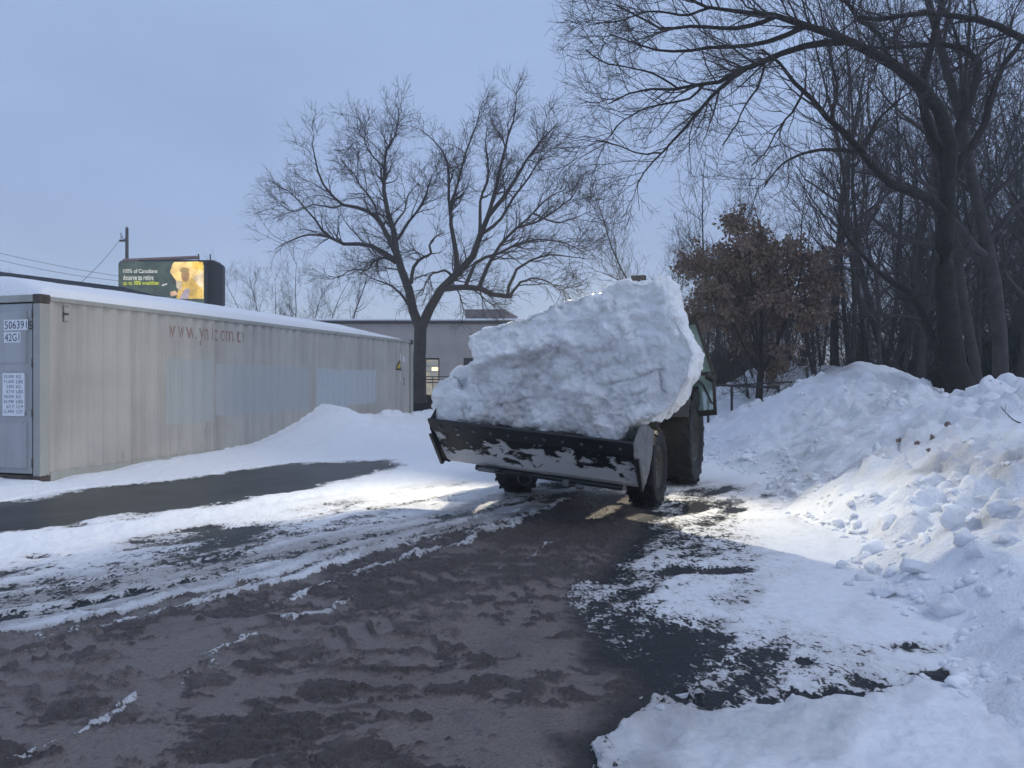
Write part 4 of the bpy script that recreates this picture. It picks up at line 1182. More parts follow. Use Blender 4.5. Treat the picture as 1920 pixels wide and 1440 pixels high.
Z6 = lambda x, y: (788 + (470 + x * 0.3594 - 788) * 0.95, 655 + (150 + y * 0.3594 - 655) * 0.94)
Z8 = lambda x, y: (1020 + x * 0.4862, 0 + y * 0.4862)
mid_limbs = [
 ([(885,1300),(850,1200),(825,1080),(790,980),(755,890),(755,800),(735,720),(700,620),(685,520),(690,400),(690,320),(740,240),(770,100)], .80, .08, 1.0),
 ([(755,890),(710,790),(660,690),(600,640),(540,620),(460,600),(400,550),(340,460),(310,350),(290,260)], .42, .07, -2.0),
 ([(745,910),(700,875),(640,850),(590,815),(490,825),(400,790),(340,740),(310,690),(250,620),(180,540),(100,500)], .45, .06, 1.8),
 ([(400,790),(330,770),(240,775),(160,810),(90,850)], .22, .05, -1.2),
 ([(748,925),(690,895),(630,920),(590,965),(510,965),(430,1010)], .25, .05, -1.6),
 ([(820,1160),(760,1080),(700,1040),(620,1010),(560,980)], .22, .05, 1.2),
 ([(755,800),(820,700),(890,600),(930,500),(950,430)], .26, .06, -1.5),
 ([(740,720),(770,670),(800,640),(815,560),(880,480)], .20, .06, 2.0),
 ([(660,690),(620,580),(560,500),(520,430),(450,360)], .22, .05, 2.0),
 ([(835,1040),(850,950),(900,890),(945,880),(940,820),(960,785),(1010,760)], .30, .08, -2.2),
 ([(888,1290),(920,1230),(950,1150),(1000,1070),(1070,1000),(1140,930),(1190,860),(1210,780),(1240,690),(1310,610),(1380,510),(1440,400),(1500,310),(1590,200),(1640,150)], .82, .07, -1.0),
 ([(1085,985),(1080,850),(1060,750),(1050,660),(1060,580),(1100,460),(1130,320),(1190,180),(1215,60)], .42, .06, 1.6),
 ([(1050,660),(1040,560),(1045,430),(1020,330),(960,250),(890,190)], .26, .05, -1.6),
 ([(1210,780),(1215,620),(1225,540),(1260,420),(1240,250),(1260,160)], .28, .05, 2.2),
 ([(1250,680),(1300,520),(1330,380),(1360,250),(1400,120),(1410,30)], .32, .05, -1.8),
 ([(1010,1070),(1070,1065),(1180,1065),(1240,1080),(1320,1105),(1385,1110)], .50, .30, -1.2),
 ([(1380,1108),(1400,1070),(1450,1030),(1520,1010),(1600,1040),(1660,1090)], .26, .05, -0.8),
 ([(1365,1105),(1380,1040),(1420,960),(1490,915),(1600,880),(1700,890),(1790,900)], .28, .05, 1.2),
 ([(1205,1068),(1240,980),(1280,900),(1340,810),(1420,730),(1500,650),(1590,560),(1680,520)], .36, .06, 0.8),
 ([(1130,1062),(1160,980),(1200,910),(1290,880),(1400,830),(1500,800),(1600,800),(1690,820),(1800,880)], .32, .05, -1.6),
 ([(1060,1005),(1020,970),(960,980),(920,1030),(890,1110)], .22, .06, -1.0),
 ([(1230,760),(1320,690),(1400,560),(1480,450),(1560,330),(1660,260)], .28, .05, 2.4),
 ([(1420,730),(1540,690),(1640,620),(1720,560),(1760,480)], .20, .05, 1.2),
 ([(1500,650),(1620,700),(1720,680),(1820,640)], .16, .04, -1.4),
 ([(460,600),(400,620),(300,600),(200,640),(120,600)], .16, .04, 1.4),
 ([(690,400),(620,330),(580,250),(600,180)], .16, .04, -1.0),
]
lv_mid = [dict(dens=4.4, len=(0.7, 1.7), ang=(30, 70), n=7, wig=0.22, up=0.03, k=4, rmin=0.010, rmax=0.03, out=0.35),
          dict(dens=6.0, len=(0.4, 1.0), ang=(25, 60), n=5, wig=0.24, up=0.02, k=3, rmin=0.0065, rmax=0.012, out=0.25),
          dict(dens=7.5, len=(0.2, 0.6), ang=(25, 60), n=4, wig=0.2, up=0.02, k=3, rmin=0.0045, rmax=0.006, out=0.2)]
traced_tree('bare_tree', 'wide bare tree with a forked trunk standing beyond the far end of the container', ([(880,1700),(880,1560),(881,1450),(886,1290)], 1.0, 0.95), mid_limbs, 25.5, Z6, 0.215, lv_mid, 5, (M_BARK, M_TWIG))

right_limbs = [
 ([(1558,690),(1566,570),(1540,460),(1490,370),(1420,300),(1330,240),(1220,180),(1100,130),(1000,95),(900,60),(780,50),(640,30),(500,-30)], .70, .08, -2.0),
 ([(1180,160),(1060,165),(960,190),(850,235),(760,270),(690,310),(620,320),(520,345),(420,340),(330,360),(250,400)], .32, .05, 0.5),
 ([(780,265),(690,330),(620,400),(570,460),(510,530),(450,590),(400,650),(360,710)], .20, .04, -0.6),
 ([(1010,100),(930,140),(840,170),(740,180),(620,185),(520,200),(430,190),(330,160),(250,130)], .24, .05, 1.5),
 ([(900,60),(800,100),(700,110),(580,100),(460,110),(360,60),(280,20)], .22, .05, -1.2),
 ([(1553,830),(1510,785),(1450,750),(1380,730),(1300,680),(1240,610),(1190,540),(1110,470),(1060,410),(1000,350),(940,290),(900,230),(840,190)], .48, .08, -2.5),
 ([(1225,590),(1150,580),(1060,580),(980,600),(900,650),(850,720)], .20, .04, -1.0),
 ([(1110,450),(1130,340),(1100,200),(1090,110)], .18, .05, 1.2),
 ([(1225,600),(1280,480),(1350,400),(1420,350)], .20, .06, 1.5),
 ([(1556,700),(1530,600),(1480,500),(1465,400),(1462,320),(1500,150),(1530,0),(1545,-160)], .50, .22, 1.0),
 ([(1556,690),(1580,560),(1620,440),(1660,330),(1680,250),(1640,200),(1560,170),(1450,175),(1340,185),(1250,185)], .50, .14, 1.5),
 ([(2060,330),(1960,220),(1850,150),(1760,105),(1700,80),(1600,65),(1480,50),(1350,65),(1250,80),(1190,50),(1150,-20)], .36, .16, -1.0),
 ([(1200,70),(1290,130),(1330,220),(1400,290)], .22, .14, 0.8),
 ([(1553,780),(1600,640),(1680,520),(1720,400),(1770,250),(1850,150),(1930,-20)], .45, .15, 1.0),
 ([(1575,1480),(1490,1290),(1420,1140),(1330,1080),(1250,1010),(1160,900),(1120,800)], .42, .08, 1.4),
 ([(620,320),(560,380),(470,400),(380,420),(300,470),(260,520)], .12, .03, 1.0),
 ([(640,30),(540,60),(420,40),(300,80),(200,90)], .12, .03, -0.8),
 ([(450,590),(360,590),(280,560),(200,540)], .08, .03, 0.6),
 ([(520,345),(430,290),(330,260),(230,240),(160,190)], .10, .03, -0.9),
 ([(1000,350),(960,430),(900,500),(860,580),(800,640)], .12, .03, 0.8),
 ([(850,235),(830,330),(780,400),(740,480),(690,560)], .12, .03, -1.2),
]
lv_right = [dict(dens=4.8, len=(0.6, 1.7), ang=(25, 60), n=7, wig=0.15, up=0.02, k=4, rmin=0.0075, rmax=0.022, out=0.2),
            dict(dens=6.4, len=(0.3, 0.85), ang=(25, 55), n=5, wig=0.17, up=0.03, k=3, rmin=0.0045, rmax=0.008, out=0.1),
            dict(dens=9, len=(0.15, 0.45), ang=(25, 55), n=4, wig=0.2, up=0.05, k=3, rmin=0.003, rmax=0.0045, out=0.1)]
Zs = 0.35
traced_tree('bare_tree', 'large bare tree with long limbs arching left over the snow bank', ([(1650,1560),(1590,1440),(1562,1250),(1545,1030),(1552,820),(1562,600)], 1.15, 0.62), right_limbs, 13.6, Z8, 0.195, lv_right, 9, (M_BARK2, M_TWIG), 0.7)

# woods: a few kinds of tall slender tree, copied with their parts
def wood_tree(seed, H, r, lean=0.05, low=0.25, dens=1.0, spreadL=(1.6, 3.4), upL=0.16, forks=1):
    rng = np.random.default_rng(seed)
    stems, rad = [], []
    for fk in range(forks):
        n = 14; P = np.zeros((n, 3)); dd = np.array([rng.normal() * lean * (1 + fk), rng.normal() * lean * (1 + fk), 1.0])
        if forks > 1: dd[:2] += 0.22 * np.array([math.cos(fk * 2.1 + seed), math.sin(fk * 2.1 + seed)])
        for i in range(1, n):
            dd = norm(dd + rng.normal(size=3) * 0.07 + np.array([0, 0, 0.06])); P[i] = P[i - 1] + dd * H / (n - 1) * rng.uniform(.9, 1.1)
        stems.append(P); rad.append(r * np.linspace(1.1 if forks == 1 else .8, 0.10, n) ** 1.0)
    cen = np.array([0, 0, H * 0.35])
    lv = [dict(dens=1.7 * dens, len=spreadL, ang=(35, 75), n=8, wig=0.19, up=upL, k=5, rmin=0.012, rmax=0.07, fmin=low, out=0.25),
          dict(dens=2.4 * dens, len=(0.7, 1.7), ang=(28, 60), n=6, wig=0.16, up=0.08, k=3, rmin=0.009, rmax=0.02, out=0.2),
          dict(dens=3.4, len=(0.35, 0.9), ang=(25, 60), n=4, wig=0.2, up=0.04, k=3, rmin=0.0065, rmax=0.009, out=0.1)]
    bt = crown(rng, stems, rad, lv, cen)
    V, Q = tubes([(np.stack(stems), np.stack(rad), 9)])
    tm = np_mesh('trunk', V, Q)
    V, Q = tubes(bt)
    return tm, np_mesh('crown', V, Q)
kinds = [wood_tree(21, 13.5, 0.135, 0.06, 0.2), wood_tree(22, 12.0, 0.10, 0.10, 0.15), wood_tree(23, 15.0, 0.16, 0.07, 0.25), wood_tree(24, 10.0, 0.085, 0.12, 0.12, 1.2, (1.2, 2.8), 0.2), wood_tree(25, 11.5, 0.11, 0.08, 0.12, 1.1, (1.6, 3.4), 0.16, 3)]
small = [wood_tree(31, 6.0, 0.07, 0.08, 0.12, 1.3, (1.0, 2.0), 0.12, 3), wood_tree(32, 4.4, 0.05, 0.1, 0.1, 1.5, (0.8, 1.6), 0.12, 4)]
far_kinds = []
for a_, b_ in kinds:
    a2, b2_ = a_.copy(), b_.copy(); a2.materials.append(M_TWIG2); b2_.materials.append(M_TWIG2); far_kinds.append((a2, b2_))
def plant(kind, x, y, s, rz, label, group, mats=(M_BARK, M_TWIG), z=0.0, name='bare_tree', tilt=(0, 0)):
    root = empty(name, (x, y, z), rz); root.rotation_euler = (tilt[0], tilt[1], rz); root.scale = (s, s, s)
    tag(root, label, 'tree', group)
    for nm, me, mt in (('trunk', kind[0], mats[0]), ('crown', kind[1], mats[1])):
        o = bpy.data.objects.new(nm, me)
        if not me.materials: me.materials.append(mt)
        o.parent = root; COL.objects.link(o)
    return root
rng = np.random.default_rng(77)
# trees told apart one by one: photo x of the trunk, distance, kind, scale, label
for px, d, k, s, lb in (
    (1720, 19.0, 0, 0.90, 'straight slim bare tree just left of the large arching tree'),
    (1848, 17.8, 2, 0.80, 'dark thick-trunked bare tree right behind the large arching tree'),
    (1893, 16.0, 0, 1.10, 'dark bare tree by the right edge of the photo'),
    (1600, 20.5, 4, 0.95, 'forked bare tree behind the tallest snow mound'),
    (1560, 22.5, 2, 0.85, 'bare tree between the snow mounds and the brown-leaved tree'),
    (1650, 21.5, 4, 0.90, 'many-stemmed bare tree right of the tallest snow mound'),
    (1330, 33.0, 4, 0.95, 'grey bare tree behind the tractor\'s open door')):
    x = (px - CX) / F * d
    plant(kinds[k], x, d, s, rng.uniform(0, 6.28), lb, None)
spots = []
tries = 0
while len(spots) < 62 and tries < 4000:
    tries += 1
    px = rng.uniform(1345, 2080) if len(spots) < 38 else rng.uniform(1690, 2060); d = rng.uniform(17, 46)
    if px < 1500 and d < 27: continue
    if px < 1420 and d < 34: continue
    x = (px - CX) / F * d
    if all((x - a) ** 2 + (d - b) ** 2 > 0.8 for a, b in spots): spots.append((x, d))
while len(spots) < 66:
    px = rng.uniform(1430, 1720); d = rng.uniform(25, 42); x = (px - CX) / F * d
    if all((x - a) ** 2 + (d - b) ** 2 > 0.8 for a, b in spots): spots.append((x, d))
for x, d in spots:
    wpx = x / d * F + CX
    plant(kinds[int(rng.integers(0, 5))], x, d, rng.uniform(0.72, 1.05) * (1.0 if wpx > 1640 else 0.78), rng.uniform(0, 6.28), 'slender bare tree in the dense dark woods behind the snow bank', 'bare trees of the woods')
# thin undergrowth stems
for i in range(48):
    px = rng.uniform(1300, 2000); d = rng.uniform(19, 36)
    plant(small[i % 2], (px - CX) / F * d, d, rng.uniform(0.55, 0.95), rng.uniform(0, 6.28), 'low many-stemmed bare shrub under the trees of the woods', 'bare shrubs under the woods', name='bare_shrub')['category'] = 'shrub'
# far trees over the container and at the left edge
for px, d, k, s, lb in ((500,44,4,0.66,'leftmost bare tree showing over the container roof, right of the billboard'),(575,42,4,0.70,'middle bare tree showing over the container roof'),(640,43,2,0.56,'bare tree over the container roof nearest the wide forked tree'),(12,60,3,0.95,'small bare tree over the dark roof at the left edge'),(55,70,1,0.75,'faint bare tree behind the overhead wires at far left'),(195,75,1,0.66,'faint bare tree just left of the billboard'),(1262,48,4,0.90,'pale bare tree standing behind the top of the snow slab')):
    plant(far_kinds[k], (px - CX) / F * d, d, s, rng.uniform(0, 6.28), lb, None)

# the tree that kept its brown leaves
def leafy_tree():
    rng = np.random.default_rng(91); d = 19.6; x = (1424 - CX) / F * d
    H = 4.3; n = 12
    P = np.column_stack([np.linspace(0, 0.10, n) + rng.normal(size=n) * .03, rng.normal(size=n) * .03, np.linspace(0, H, n)])
    P[0] = 0
    R = 0.115 * np.linspace(1.15, 0.12, n)
    root = empty('brown_leaf_tree', (x, d, 0.3)); root.scale = (0.85, 0.85, 0.85); tag(root, 'small tree still hung with dry brown leaves behind the snow mounds', 'tree')
    V, Q = tubes([(P[None], R[None], 10)]); link('trunk', np_mesh('trunk', V, Q), M_BARK2, root)
    lv = [dict(dens=3.2, len=(0.6, 1.5), ang=(40, 80), n=7, wig=0.12, up=0.0, k=4, rmin=0.010, rmax=0.03, fmin=0.30, out=0.2),
          dict(dens=2.6, len=(0.5, 1.1), ang=(30, 60), n=5, wig=0.16, up=-0.05, k=3, rmin=0.006, rmax=0.012)]
    stems, rads = [], []
    for k in range(5):
        a_ = k * 1.257 + 0.4; b0 = P[4 + k % 2]; L_ = rng.uniform(2.6, 3.5)
        q_ = np.array([b0, b0 + [0.35 * math.cos(a_), 0.35 * math.sin(a_), 0.5], b0 + [1.05 * math.cos(a_), 1.05 * math.sin(a_), L_ * .65], b0 + [1.4 * math.cos(a_), 1.4 * math.sin(a_), L_ * 1.12]])
        stems.append(resample(q_, n)); rads.append(np.linspace(0.05, 0.012, n))
    V, Q = tubes([(np.stack(stems), np.stack(rads), 7)]); link('limbs', np_mesh('limbs', V, Q), M_BARK2, root)
    cr2 = crown(rng, [P] + stems, [R] + rads, lv, np.array([0, 0, 3.0]))
    V, Q = tubes(cr2); link('crown', np_mesh('crown', V, Q), M_TWIG, root)
    tw = cr2[1][0]; B, N, _ = tw.shape
    C = 17000
    i = rng.integers(0, B, C); j = rng.integers(0, N, C)
    p = tw[i, j] + rng.normal(size=(C, 3)) * 0.10
    p[:, 2] -= rng.uniform(0, 0.12, C)
    a = norm(rng.normal(size=(C, 3)) + np.array([0, 0, -0.9])); b = norm(np.cross(a, rng.normal(size=(C, 3))))
    L = rng.uniform(0.08, 0.19, C)[:, None]; w = L * 0.30
    bend = np.cross(a, b) * L * 0.15
    Vl = np.stack([p, p + a * L * .5 + b * w + bend, p + a * L, p + a * L * .5 - b * w + bend], 1).reshape(-1, 3)
    Ql = np.arange(C * 4).reshape(-1, 4)
    ml = np_mesh('leaves', Vl, Ql, None, False)
    t = NT('dry_leaf'); oi = t.noise(1.3, 3); o2 = t.noise(25, 2)
    t.set(Base_Color=t.mix(t.rng(o2, 0.35, 0.65), t.mix(t.rng(oi, .4, .6), (0.25, 0.17, 0.125), (0.29, 0.21, 0.135)), (0.15, 0.10, 0.085)), Roughness=0.8, Specular_IOR_Level=0.2)
    o = link('leaves', ml, t.m, root); tag(o, None, None, None, 'stuff')
leafy_tree()

# dark evergreen shrubs under the trees
def shrub_mesh(seed, n=5200):
    rng = np.random.default_rng(seed)
    u = norm(rng.normal(size=(n, 3))); u[:, 2] = np.abs(u[:, 2])
    r = rng.uniform(0.35, 1.0, n) ** 0.6 * (0.8 + 0.35 * vnoise(u * 2.2, seed))
    p = u * r[:, None] * np.array([1.0, 0.9, 1.15])
    a = norm(u + rng.normal(size=(n, 3)) * 0.7 + np.array([0, 0, 0.5])); b = norm(np.cross(a, rng.normal(size=(n, 3))))
    L = rng.uniform(0.06, 0.14, n)[:, None]
    V = np.stack([p, p + a * L * .5 + b * L * .28, p + a * L, p + a * L * .5 - b * L * .28], 1).reshape(-1, 3)
    return np_mesh('foliage', V, np.arange(n * 4).reshape(-1, 4), None, False)
M_EVG = paint('evergreen', (0.022, 0.034, 0.030), (0.012, 0.018, 0.018), 0.8, 6)
M_BRUSH = paint('brush', (0.040, 0.030, 0.030), (0.022, 0.018, 0.02), 0.9, 6)
sm = [shrub_mesh(301), shrub_mesh(302), shrub_mesh(303)]
stem_me = None
def shrub(px, d, w, h, k, mat, label, group=None):
    global stem_me
    root = empty('evergreen_shrub', ((px - CX) / F * d, d, 0.0), rng.uniform(0, 6.28)); tag(root, label, 'shrub', group)
    o = bpy.data.objects.new('foliage', sm[k].copy() if False else sm[k]); o.parent = root; o.scale = (w, w, h); COL.objects.link(o)
    if not sm[k].materials: sm[k].materials.append(M_EVG)
    o.material_slots[0].link = 'OBJECT'; o.material_slots[0].material = mat
    if stem_me is None:
        V, Q = tubes([(np.array([[[0, 0, -.1], [0.02, 0, .4], [0, 0.03, .9]]]) * 1.0, np.array([[.05, .04, .02]]), 6)]); stem_me = np_mesh('stem', V, Q); stem_me.materials.append(M_BARK)
    s = bpy.data.objects.new('stem', stem_me); s.parent = root; s.scale = (1, 1, h); COL.objects.link(s)
for i, (px, d, w, h) in enumerate(((1368, 27, 1.25, 2.3), (1415, 29, 1.4, 2.0), (1465, 30, 1.5, 1.7), (1520, 28, 1.3, 1.4), (1560, 30, 1.3, 1.4), (1610, 27, 1.1, 1.2), (1345, 32, 1.3, 2.6), (1812, 22, 1.2, 2.1), (1856, 20, 1.2, 2.3), (1905, 21, 1.4, 2.6), (1950, 19, 1.3, 2.5), (1880, 26, 1.8, 3.0), (1835, 28, 1.6, 2.6), (1385, 36, 1.8, 2.6))):
    shrub(px, d, w, h, i % 3, M_EVG if i % 3 else M_BRUSH, 'dark dense shrub in the shade under the woods', 'dark shrubs under the woods')

# ------------------------------------------------------------------ buildings and far things
M_STUCCO = paint('stucco', (0.42, 0.37, 0.345), (0.36, 0.32, 0.30), 0.9, 1.2, 0.01)
M_FASCIA = paint('dark_fascia', (0.03, 0.03, 0.035), None, 0.6, 3)
M_BRICK = paint('brown_brick', (0.19, 0.155, 0.155), (0.14, 0.115, 0.12), 0.9, 2.5, 0.02)
M_RED = paint('red_brick', (0.24, 0.13, 0.105), (0.17, 0.09, 0.075), 0.9, 2.5, 0.02)
M_ROOF = paint('dark_roof', (0.05, 0.055, 0.065), (0.035, 0.04, 0.05), 0.8, 2.0)
M_SIDING = paint('grey_siding', (0.17, 0.19, 0.21), (0.14, 0.155, 0.175), 0.7, 1.5)
M_POLE = paint('weathered_pole', (0.09, 0.07, 0.06), (0.05, 0.04, 0.04), 0.9, 5)
M_WHITE = paint('galvanised', (0.6, 0.62, 0.65), (0.45, 0.46, 0.48), 0.4, 6)
t = NT('window_glass'); t.set(Base_Color=(0.05, 0.06, 0.07), Roughness=0.08, Specular_IOR_Level=0.7); M_WGLASS = t.m
t = NT('lit_room'); n1 = t.noise(2.2, 2); t.set(Base_Color=(0.2, 0.19, 0.16), Roughness=0.4, Emission_Color=t.mix(t.rng(n1, .4, .6), (0.28, 0.30, 0.30), (0.55, 0.48, 0.34)), Emission_Strength=0.55); M_LIT = t.m
t = NT('lit_fitting'); t.set(Base_Color=(0.8, 0.7, 0.5), Emission_Color=(1.0, 0.80, 0.45), Emission_Strength=1.3); M_FIT = t.m

def snowcap(name, parent, lo, hi):
    o = MB().box(lo, hi).build(name, M_SNOW, parent, 0.06); return o
BD = 40.0
bl = tag(empty('low_building', (W(690, 0, BD)[0], BD, 0)), 'low beige flat-roofed building with lit windows behind the wide forked tree', 'building')
bx0, bx1, bh = -4.0, 13.0, CAMH + (HY - 607) / F * BD
lx = lambda px: (px - 690) / F * BD
lz = lambda py: CAMH + (HY - py) / F * BD
ops = [(lx(796), lx(824), lz(752), lz(671)), (lx(869), lx(898), lz(752), lz(671)), (lx(730), lx(758), lz(752), lz(671))]
m = MB(); xs_ = sorted([bx0, bx1] + [v for o_ in ops for v in o_[:2]])
for a_, b_ in zip(xs_, xs_[1:]):
    op = [o_ for o_ in ops if abs(o_[0] - a_) < 1e-6]
    if op: m.box((a_, 0, 0), (b_, 0.3, op[0][2])); m.box((a_, 0, op[0][3]), (b_, 0.3, bh))
    else: m.box((a_, 0, 0), (b_, 0.3, bh))
m.box((bx0, 0.3, 0), (bx0 + 0.3, 12, bh)); m.box((bx1 - 0.3, 0.3, 0), (bx1, 12, bh)); m.box((bx0, 11.7, 0), (bx1, 12, bh))
m.build('wall', M_STUCCO, bl)
MB().box((bx0 - 0.1, -0.12, bh), (bx1 + 0.1, 12.1, bh + 0.13)).build('roof', M_FASCIA, bl, 0.02)
snowcap('snow_layer', bl, (bx0, -0.04, bh + 0.135), (bx1, 12.0, bh + 0.27))
for i, (a_, b_, c_, d_) in enumerate(ops):
    w_ = MB().box((a_ + .002, 0.12, c_), (a_ + 0.07, 0.2, d_)).box((b_ - 0.07, 0.12, c_), (b_ - .002, 0.2, d_)).box((a_ + .07, 0.12, d_ - 0.09), (b_ - .07, 0.2, d_ - .002)).box((a_ + .07, 0.12, (c_ + d_) / 2 - .03), (b_ - .07, 0.2, (c_ + d_) / 2 + .03)).build('window', M_FASCIA, bl)
    MB().box((a_ + .07, 0.16, c_), (b_ - .07, 0.165, d_ - .09)).build('pane', M_LIT if i == 0 else M_WGLASS, w_)
    if i == 0:
        for q_ in range(4):
            z_ = d_ - 0.45 - q_ * 0.28
            MB().box((a_ + .1, 0.140, z_), (b_ - .09, 0.158, z_ + 0.05)).build('blind_slat', M_STUCCO, w_)
        MB().box((b_ - 0.42, 0.142, d_ - 0.72), (b_ - 0.09, 0.156, d_ - 0.48)).build('lamp', M_FIT, w_)
rl = tag(empty('railing', (W(800, 0, 37)[0], 37.0, 0)), 'thin black ramp railing in front of the beige building', 'railing')
for z_ in (CAMH + (HY - 706) / F * 37, CAMH + (HY - 717) / F * 37):
    MB().cyl((-1.5, 0, z_), (4.0, 0, z_ - 0.03), 0.025, k=8).build('rail', M_FASCIA, rl)
for k_ in range(7):
    MB().cyl((-1.5 + k_ * 0.9, 0, 0), (-1.5 + k_ * 0.9, 0, CAMH + (HY - 706) / F * 37), 0.022, k=8).build('post', M_FASCIA, rl)
# brick block with a flared top behind it
b2 = tag(empty('brick_building', (W(870, 0, 62)[0], 62.0, 0)), 'distant brown brick block with flared top and two arched windows', 'building')
w2, zt2, zb2 = (972 - 870) / F * 62, CAMH + (HY - 580) / F * 62, CAMH + (HY - 603) / F * 62
m = MB(); bm = m.bm
lo_ = [bm.verts.new(p) for p in ((0.3, 0.3, 0), (w2 - 1.0, 0.3, 0), (w2 - 1.0, 6, 0), (0.3, 6, 0))]
md_ = [bm.verts.new(p) for p in ((0.3, 0.3, zb2 - .6), (w2 - 1.0, 0.3, zb2 - .6), (w2 - 1.0, 6, zb2 - .6), (0.3, 6, zb2 - .6))]
hi_ = [bm.verts.new(p) for p in ((0, 0, zt2), (w2 - 1.1, 0, zt2), (w2, 3, zt2 - 0.35), (0, 6.5, zt2))]
for a_, b_ in ((lo_, md_), (md_, hi_)):
    for i in range(4): bm.faces.new((a_[i], a_[(i+1) % 4], b_[(i+1) % 4], b_[i]))
bm.faces.new(hi_)
m.build('wall', M_BRICK, b2)
for c_ in (0.85, 1.55):
    pts = [(c_ - 0.2, zb2 - 0.4), (c_ + 0.2, zb2 - 0.4), (c_ + 0.2, zb2 + 0.15)] + [(c_ + 0.2 * math.cos(a), zb2 + 0.15 + 0.4 * math.sin(a)) for a in np.linspace(0.3, math.pi - 0.3, 6)] + [(c_ - 0.2, zb2 + 0.15)]
    MB().prism(pts, 'y', 0.02, 0.2).build('arched_window', M_WGLASS, b2)
# dark-roofed shed at the left
sh = tag(empty('shed', (-20.0, 30.0, 0)), 'grey shed with a dark sloping roof behind the container at the left edge', 'building')
zr = lambda px, py: (W(px, py, 30)[0] + 20.0, W(px, py, 30)[2])
pA, pB = zr(-260, 478), zr(232, 540)
MB().prism([(pA[0], 0), (pB[0] - 0.2, 0), (pB[0] - 0.2, pB[1] - 0.2), (pA[0], pA[1] - 0.2)], 'y', 0.0, 9.0).build('wall', M_SIDING, sh)
MB().prism([(pA[0], pA[1] - 0.18), (pB[0] + 0.1, pB[1] - 0.2), (pB[0] + 0.1, pB[1]), (pA[0], pA[1])], 'y', -0.35, 9.3).build('roof', M_ROOF, sh)
# red brick house through the trees
rb_ = tag(empty('brick_house', ((1690 - CX) / F * 48, 48, 0)), 'red brick house glimpsed through the trunks right of the snow mound', 'building')
MB().box((0, 0, 0), (6, 6, 2.6)).build('wall', M_RED, rb_)
MB().prism([(-0.3, 2.6), (6.3, 2.6), (3.0, 4.1)], 'y', -0.3, 6.3).build('roof', M_SNOW, rb_)
for k_ in (1.0, 3.6): 
    w_ = MB().box((k_, -0.05, 0.9), (k_ + 1.0, -0.005, 2.1)).build('window', M_FASCIA, rb_); MB().box((k_ + .08, -0.07, 0.98), (k_ + .92, -0.055, 2.02)).build('pane', M_WGLASS, w_)

# utility pole, wires
UD = 52.0
up = W(238, 427, UD)
pole = tag(empty('utility_pole', (up[0], UD, 0)), 'weathered utility pole with a white insulator behind the billboard', 'pole')
MB().cyl((0, 0, 0), (0, 0, up[2]), 0.17, 0.10, k=12).build('pole_shaft', M_POLE, pole, smooth=True)
MB().box((-0.5, -0.04, up[2] - 0.95), (0.08, 0.04, up[2] - 0.82)).build('bracket', M_FASCIA, pole)
ins = [(-0.42, 0, up[2] - 0.35), (-0.40, 0, up[2] - 0.62), (-0.25, 0, up[2] - 0.78), (-0.1, 0, up[2] - 0.75)]
m = MB()
for a_, b_ in zip(ins, ins[1:]): m.cyl(a_, b_, 0.06, k=8)
m.build('insulator', M_WHITE, pole)
MB().cyl((0, 0, up[2] - 0.02), (0, 0, up[2] + 0.12), 0.06, k=8).build('cap', M_WHITE, pole)
def wire(p, q_, sag, label):
    k = np.linspace(0, 1, 14); P = p + (q_ - p) * k[:, None]; P[:, 2] -= sag * 4 * k * (1 - k)
    V, Q = tubes([(P[None], np.full((1, 14), 0.014), 5)])
    tag(link('overhead_wire', np_mesh('overhead_wire', V, Q), M_FASCIA), label, 'wire', 'overhead wires')
wire(W(-60, 460, 50), W(238, 520, UD), 0.15, 'upper of two overhead wires running down to the billboard')
wire(W(-60, 472, 50), W(238, 528, UD), 0.25, 'lower of two overhead wires running down to the billboard')
wire(W(231, 441, UD), W(140, 540, 38), 0.2, 'slanting service wire from the utility pole insulator')

# lit roadside billboard
BB = 46.0
bb = tag(empty('billboard', (W(222, 0, BB)[0], BB, 0)), 'lit digital billboard with pension advert standing behind the container', 'billboard')
bz1, bz0 = CAMH + (HY - 489) / F * BB, CAMH + (HY - 572) / F * BB
bwid = (382 - 222) / F * BB
fx = lambda px: (px - 222) / F * BB
fz = lambda py: CAMH + (HY - py) / F * BB
def rrect(x0, x1, z0, z1, r, n=5):
    P = []
    for cx_, cz_, a0 in ((x1 - r, z0 + r, -90), (x1 - r, z1 - r, 0), (x0 + r, z1 - r, 90), (x0 + r, z0 + r, 180)):
        P += [(cx_ + r * math.cos(math.radians(a0 + 90 * i / n)), cz_ + r * math.sin(math.radians(a0 + 90 * i / n))) for i in range(n + 1)]
    return P
def mat_emit(name, col, st=1.0):
    t = NT(name); n_ = t.noise(1.7, 4, 0.6)
    t.set(Base_Color=(0.02, 0.02, 0.02), Emission_Color=t.mix(t.rng(n_, 0.35, 0.65), tuple(c_ * 0.62 for c_ in col), tuple(min(1.0, c_ * 1.25) for c_ in col)), Emission_Strength=st, Roughness=0.4); return t.m
MB().prism(rrect(-0.05, bwid + 0.05, bz0 - 0.1, bz1 + 0.05, 0.28), 'y', 0.10, 0.5).build('cabinet', M_FASCIA, bb)
MB().prism(rrect(fx(340), fx(407), bz0 - 0.1, bz1, 0.3), 'y', 0.9, 1.3).build('rear_cabinet', M_FASCIA, bb)
scr = MB().prism(rrect(0, bwid, bz0, bz1, 0.25), 'y', 0.06, 0.099).build('screen', mat_emit('screen_green', (0.055, 0.085, 0.068)), bb)
def scr_poly(pts, col, y, nm, st=1.0):
    P = [(fx(a), fz(b)) for a, b in pts]
    return MB().prism(P, 'y', y, y + 0.004).build(nm, mat_emit('ad_' + nm, col, st), scr)
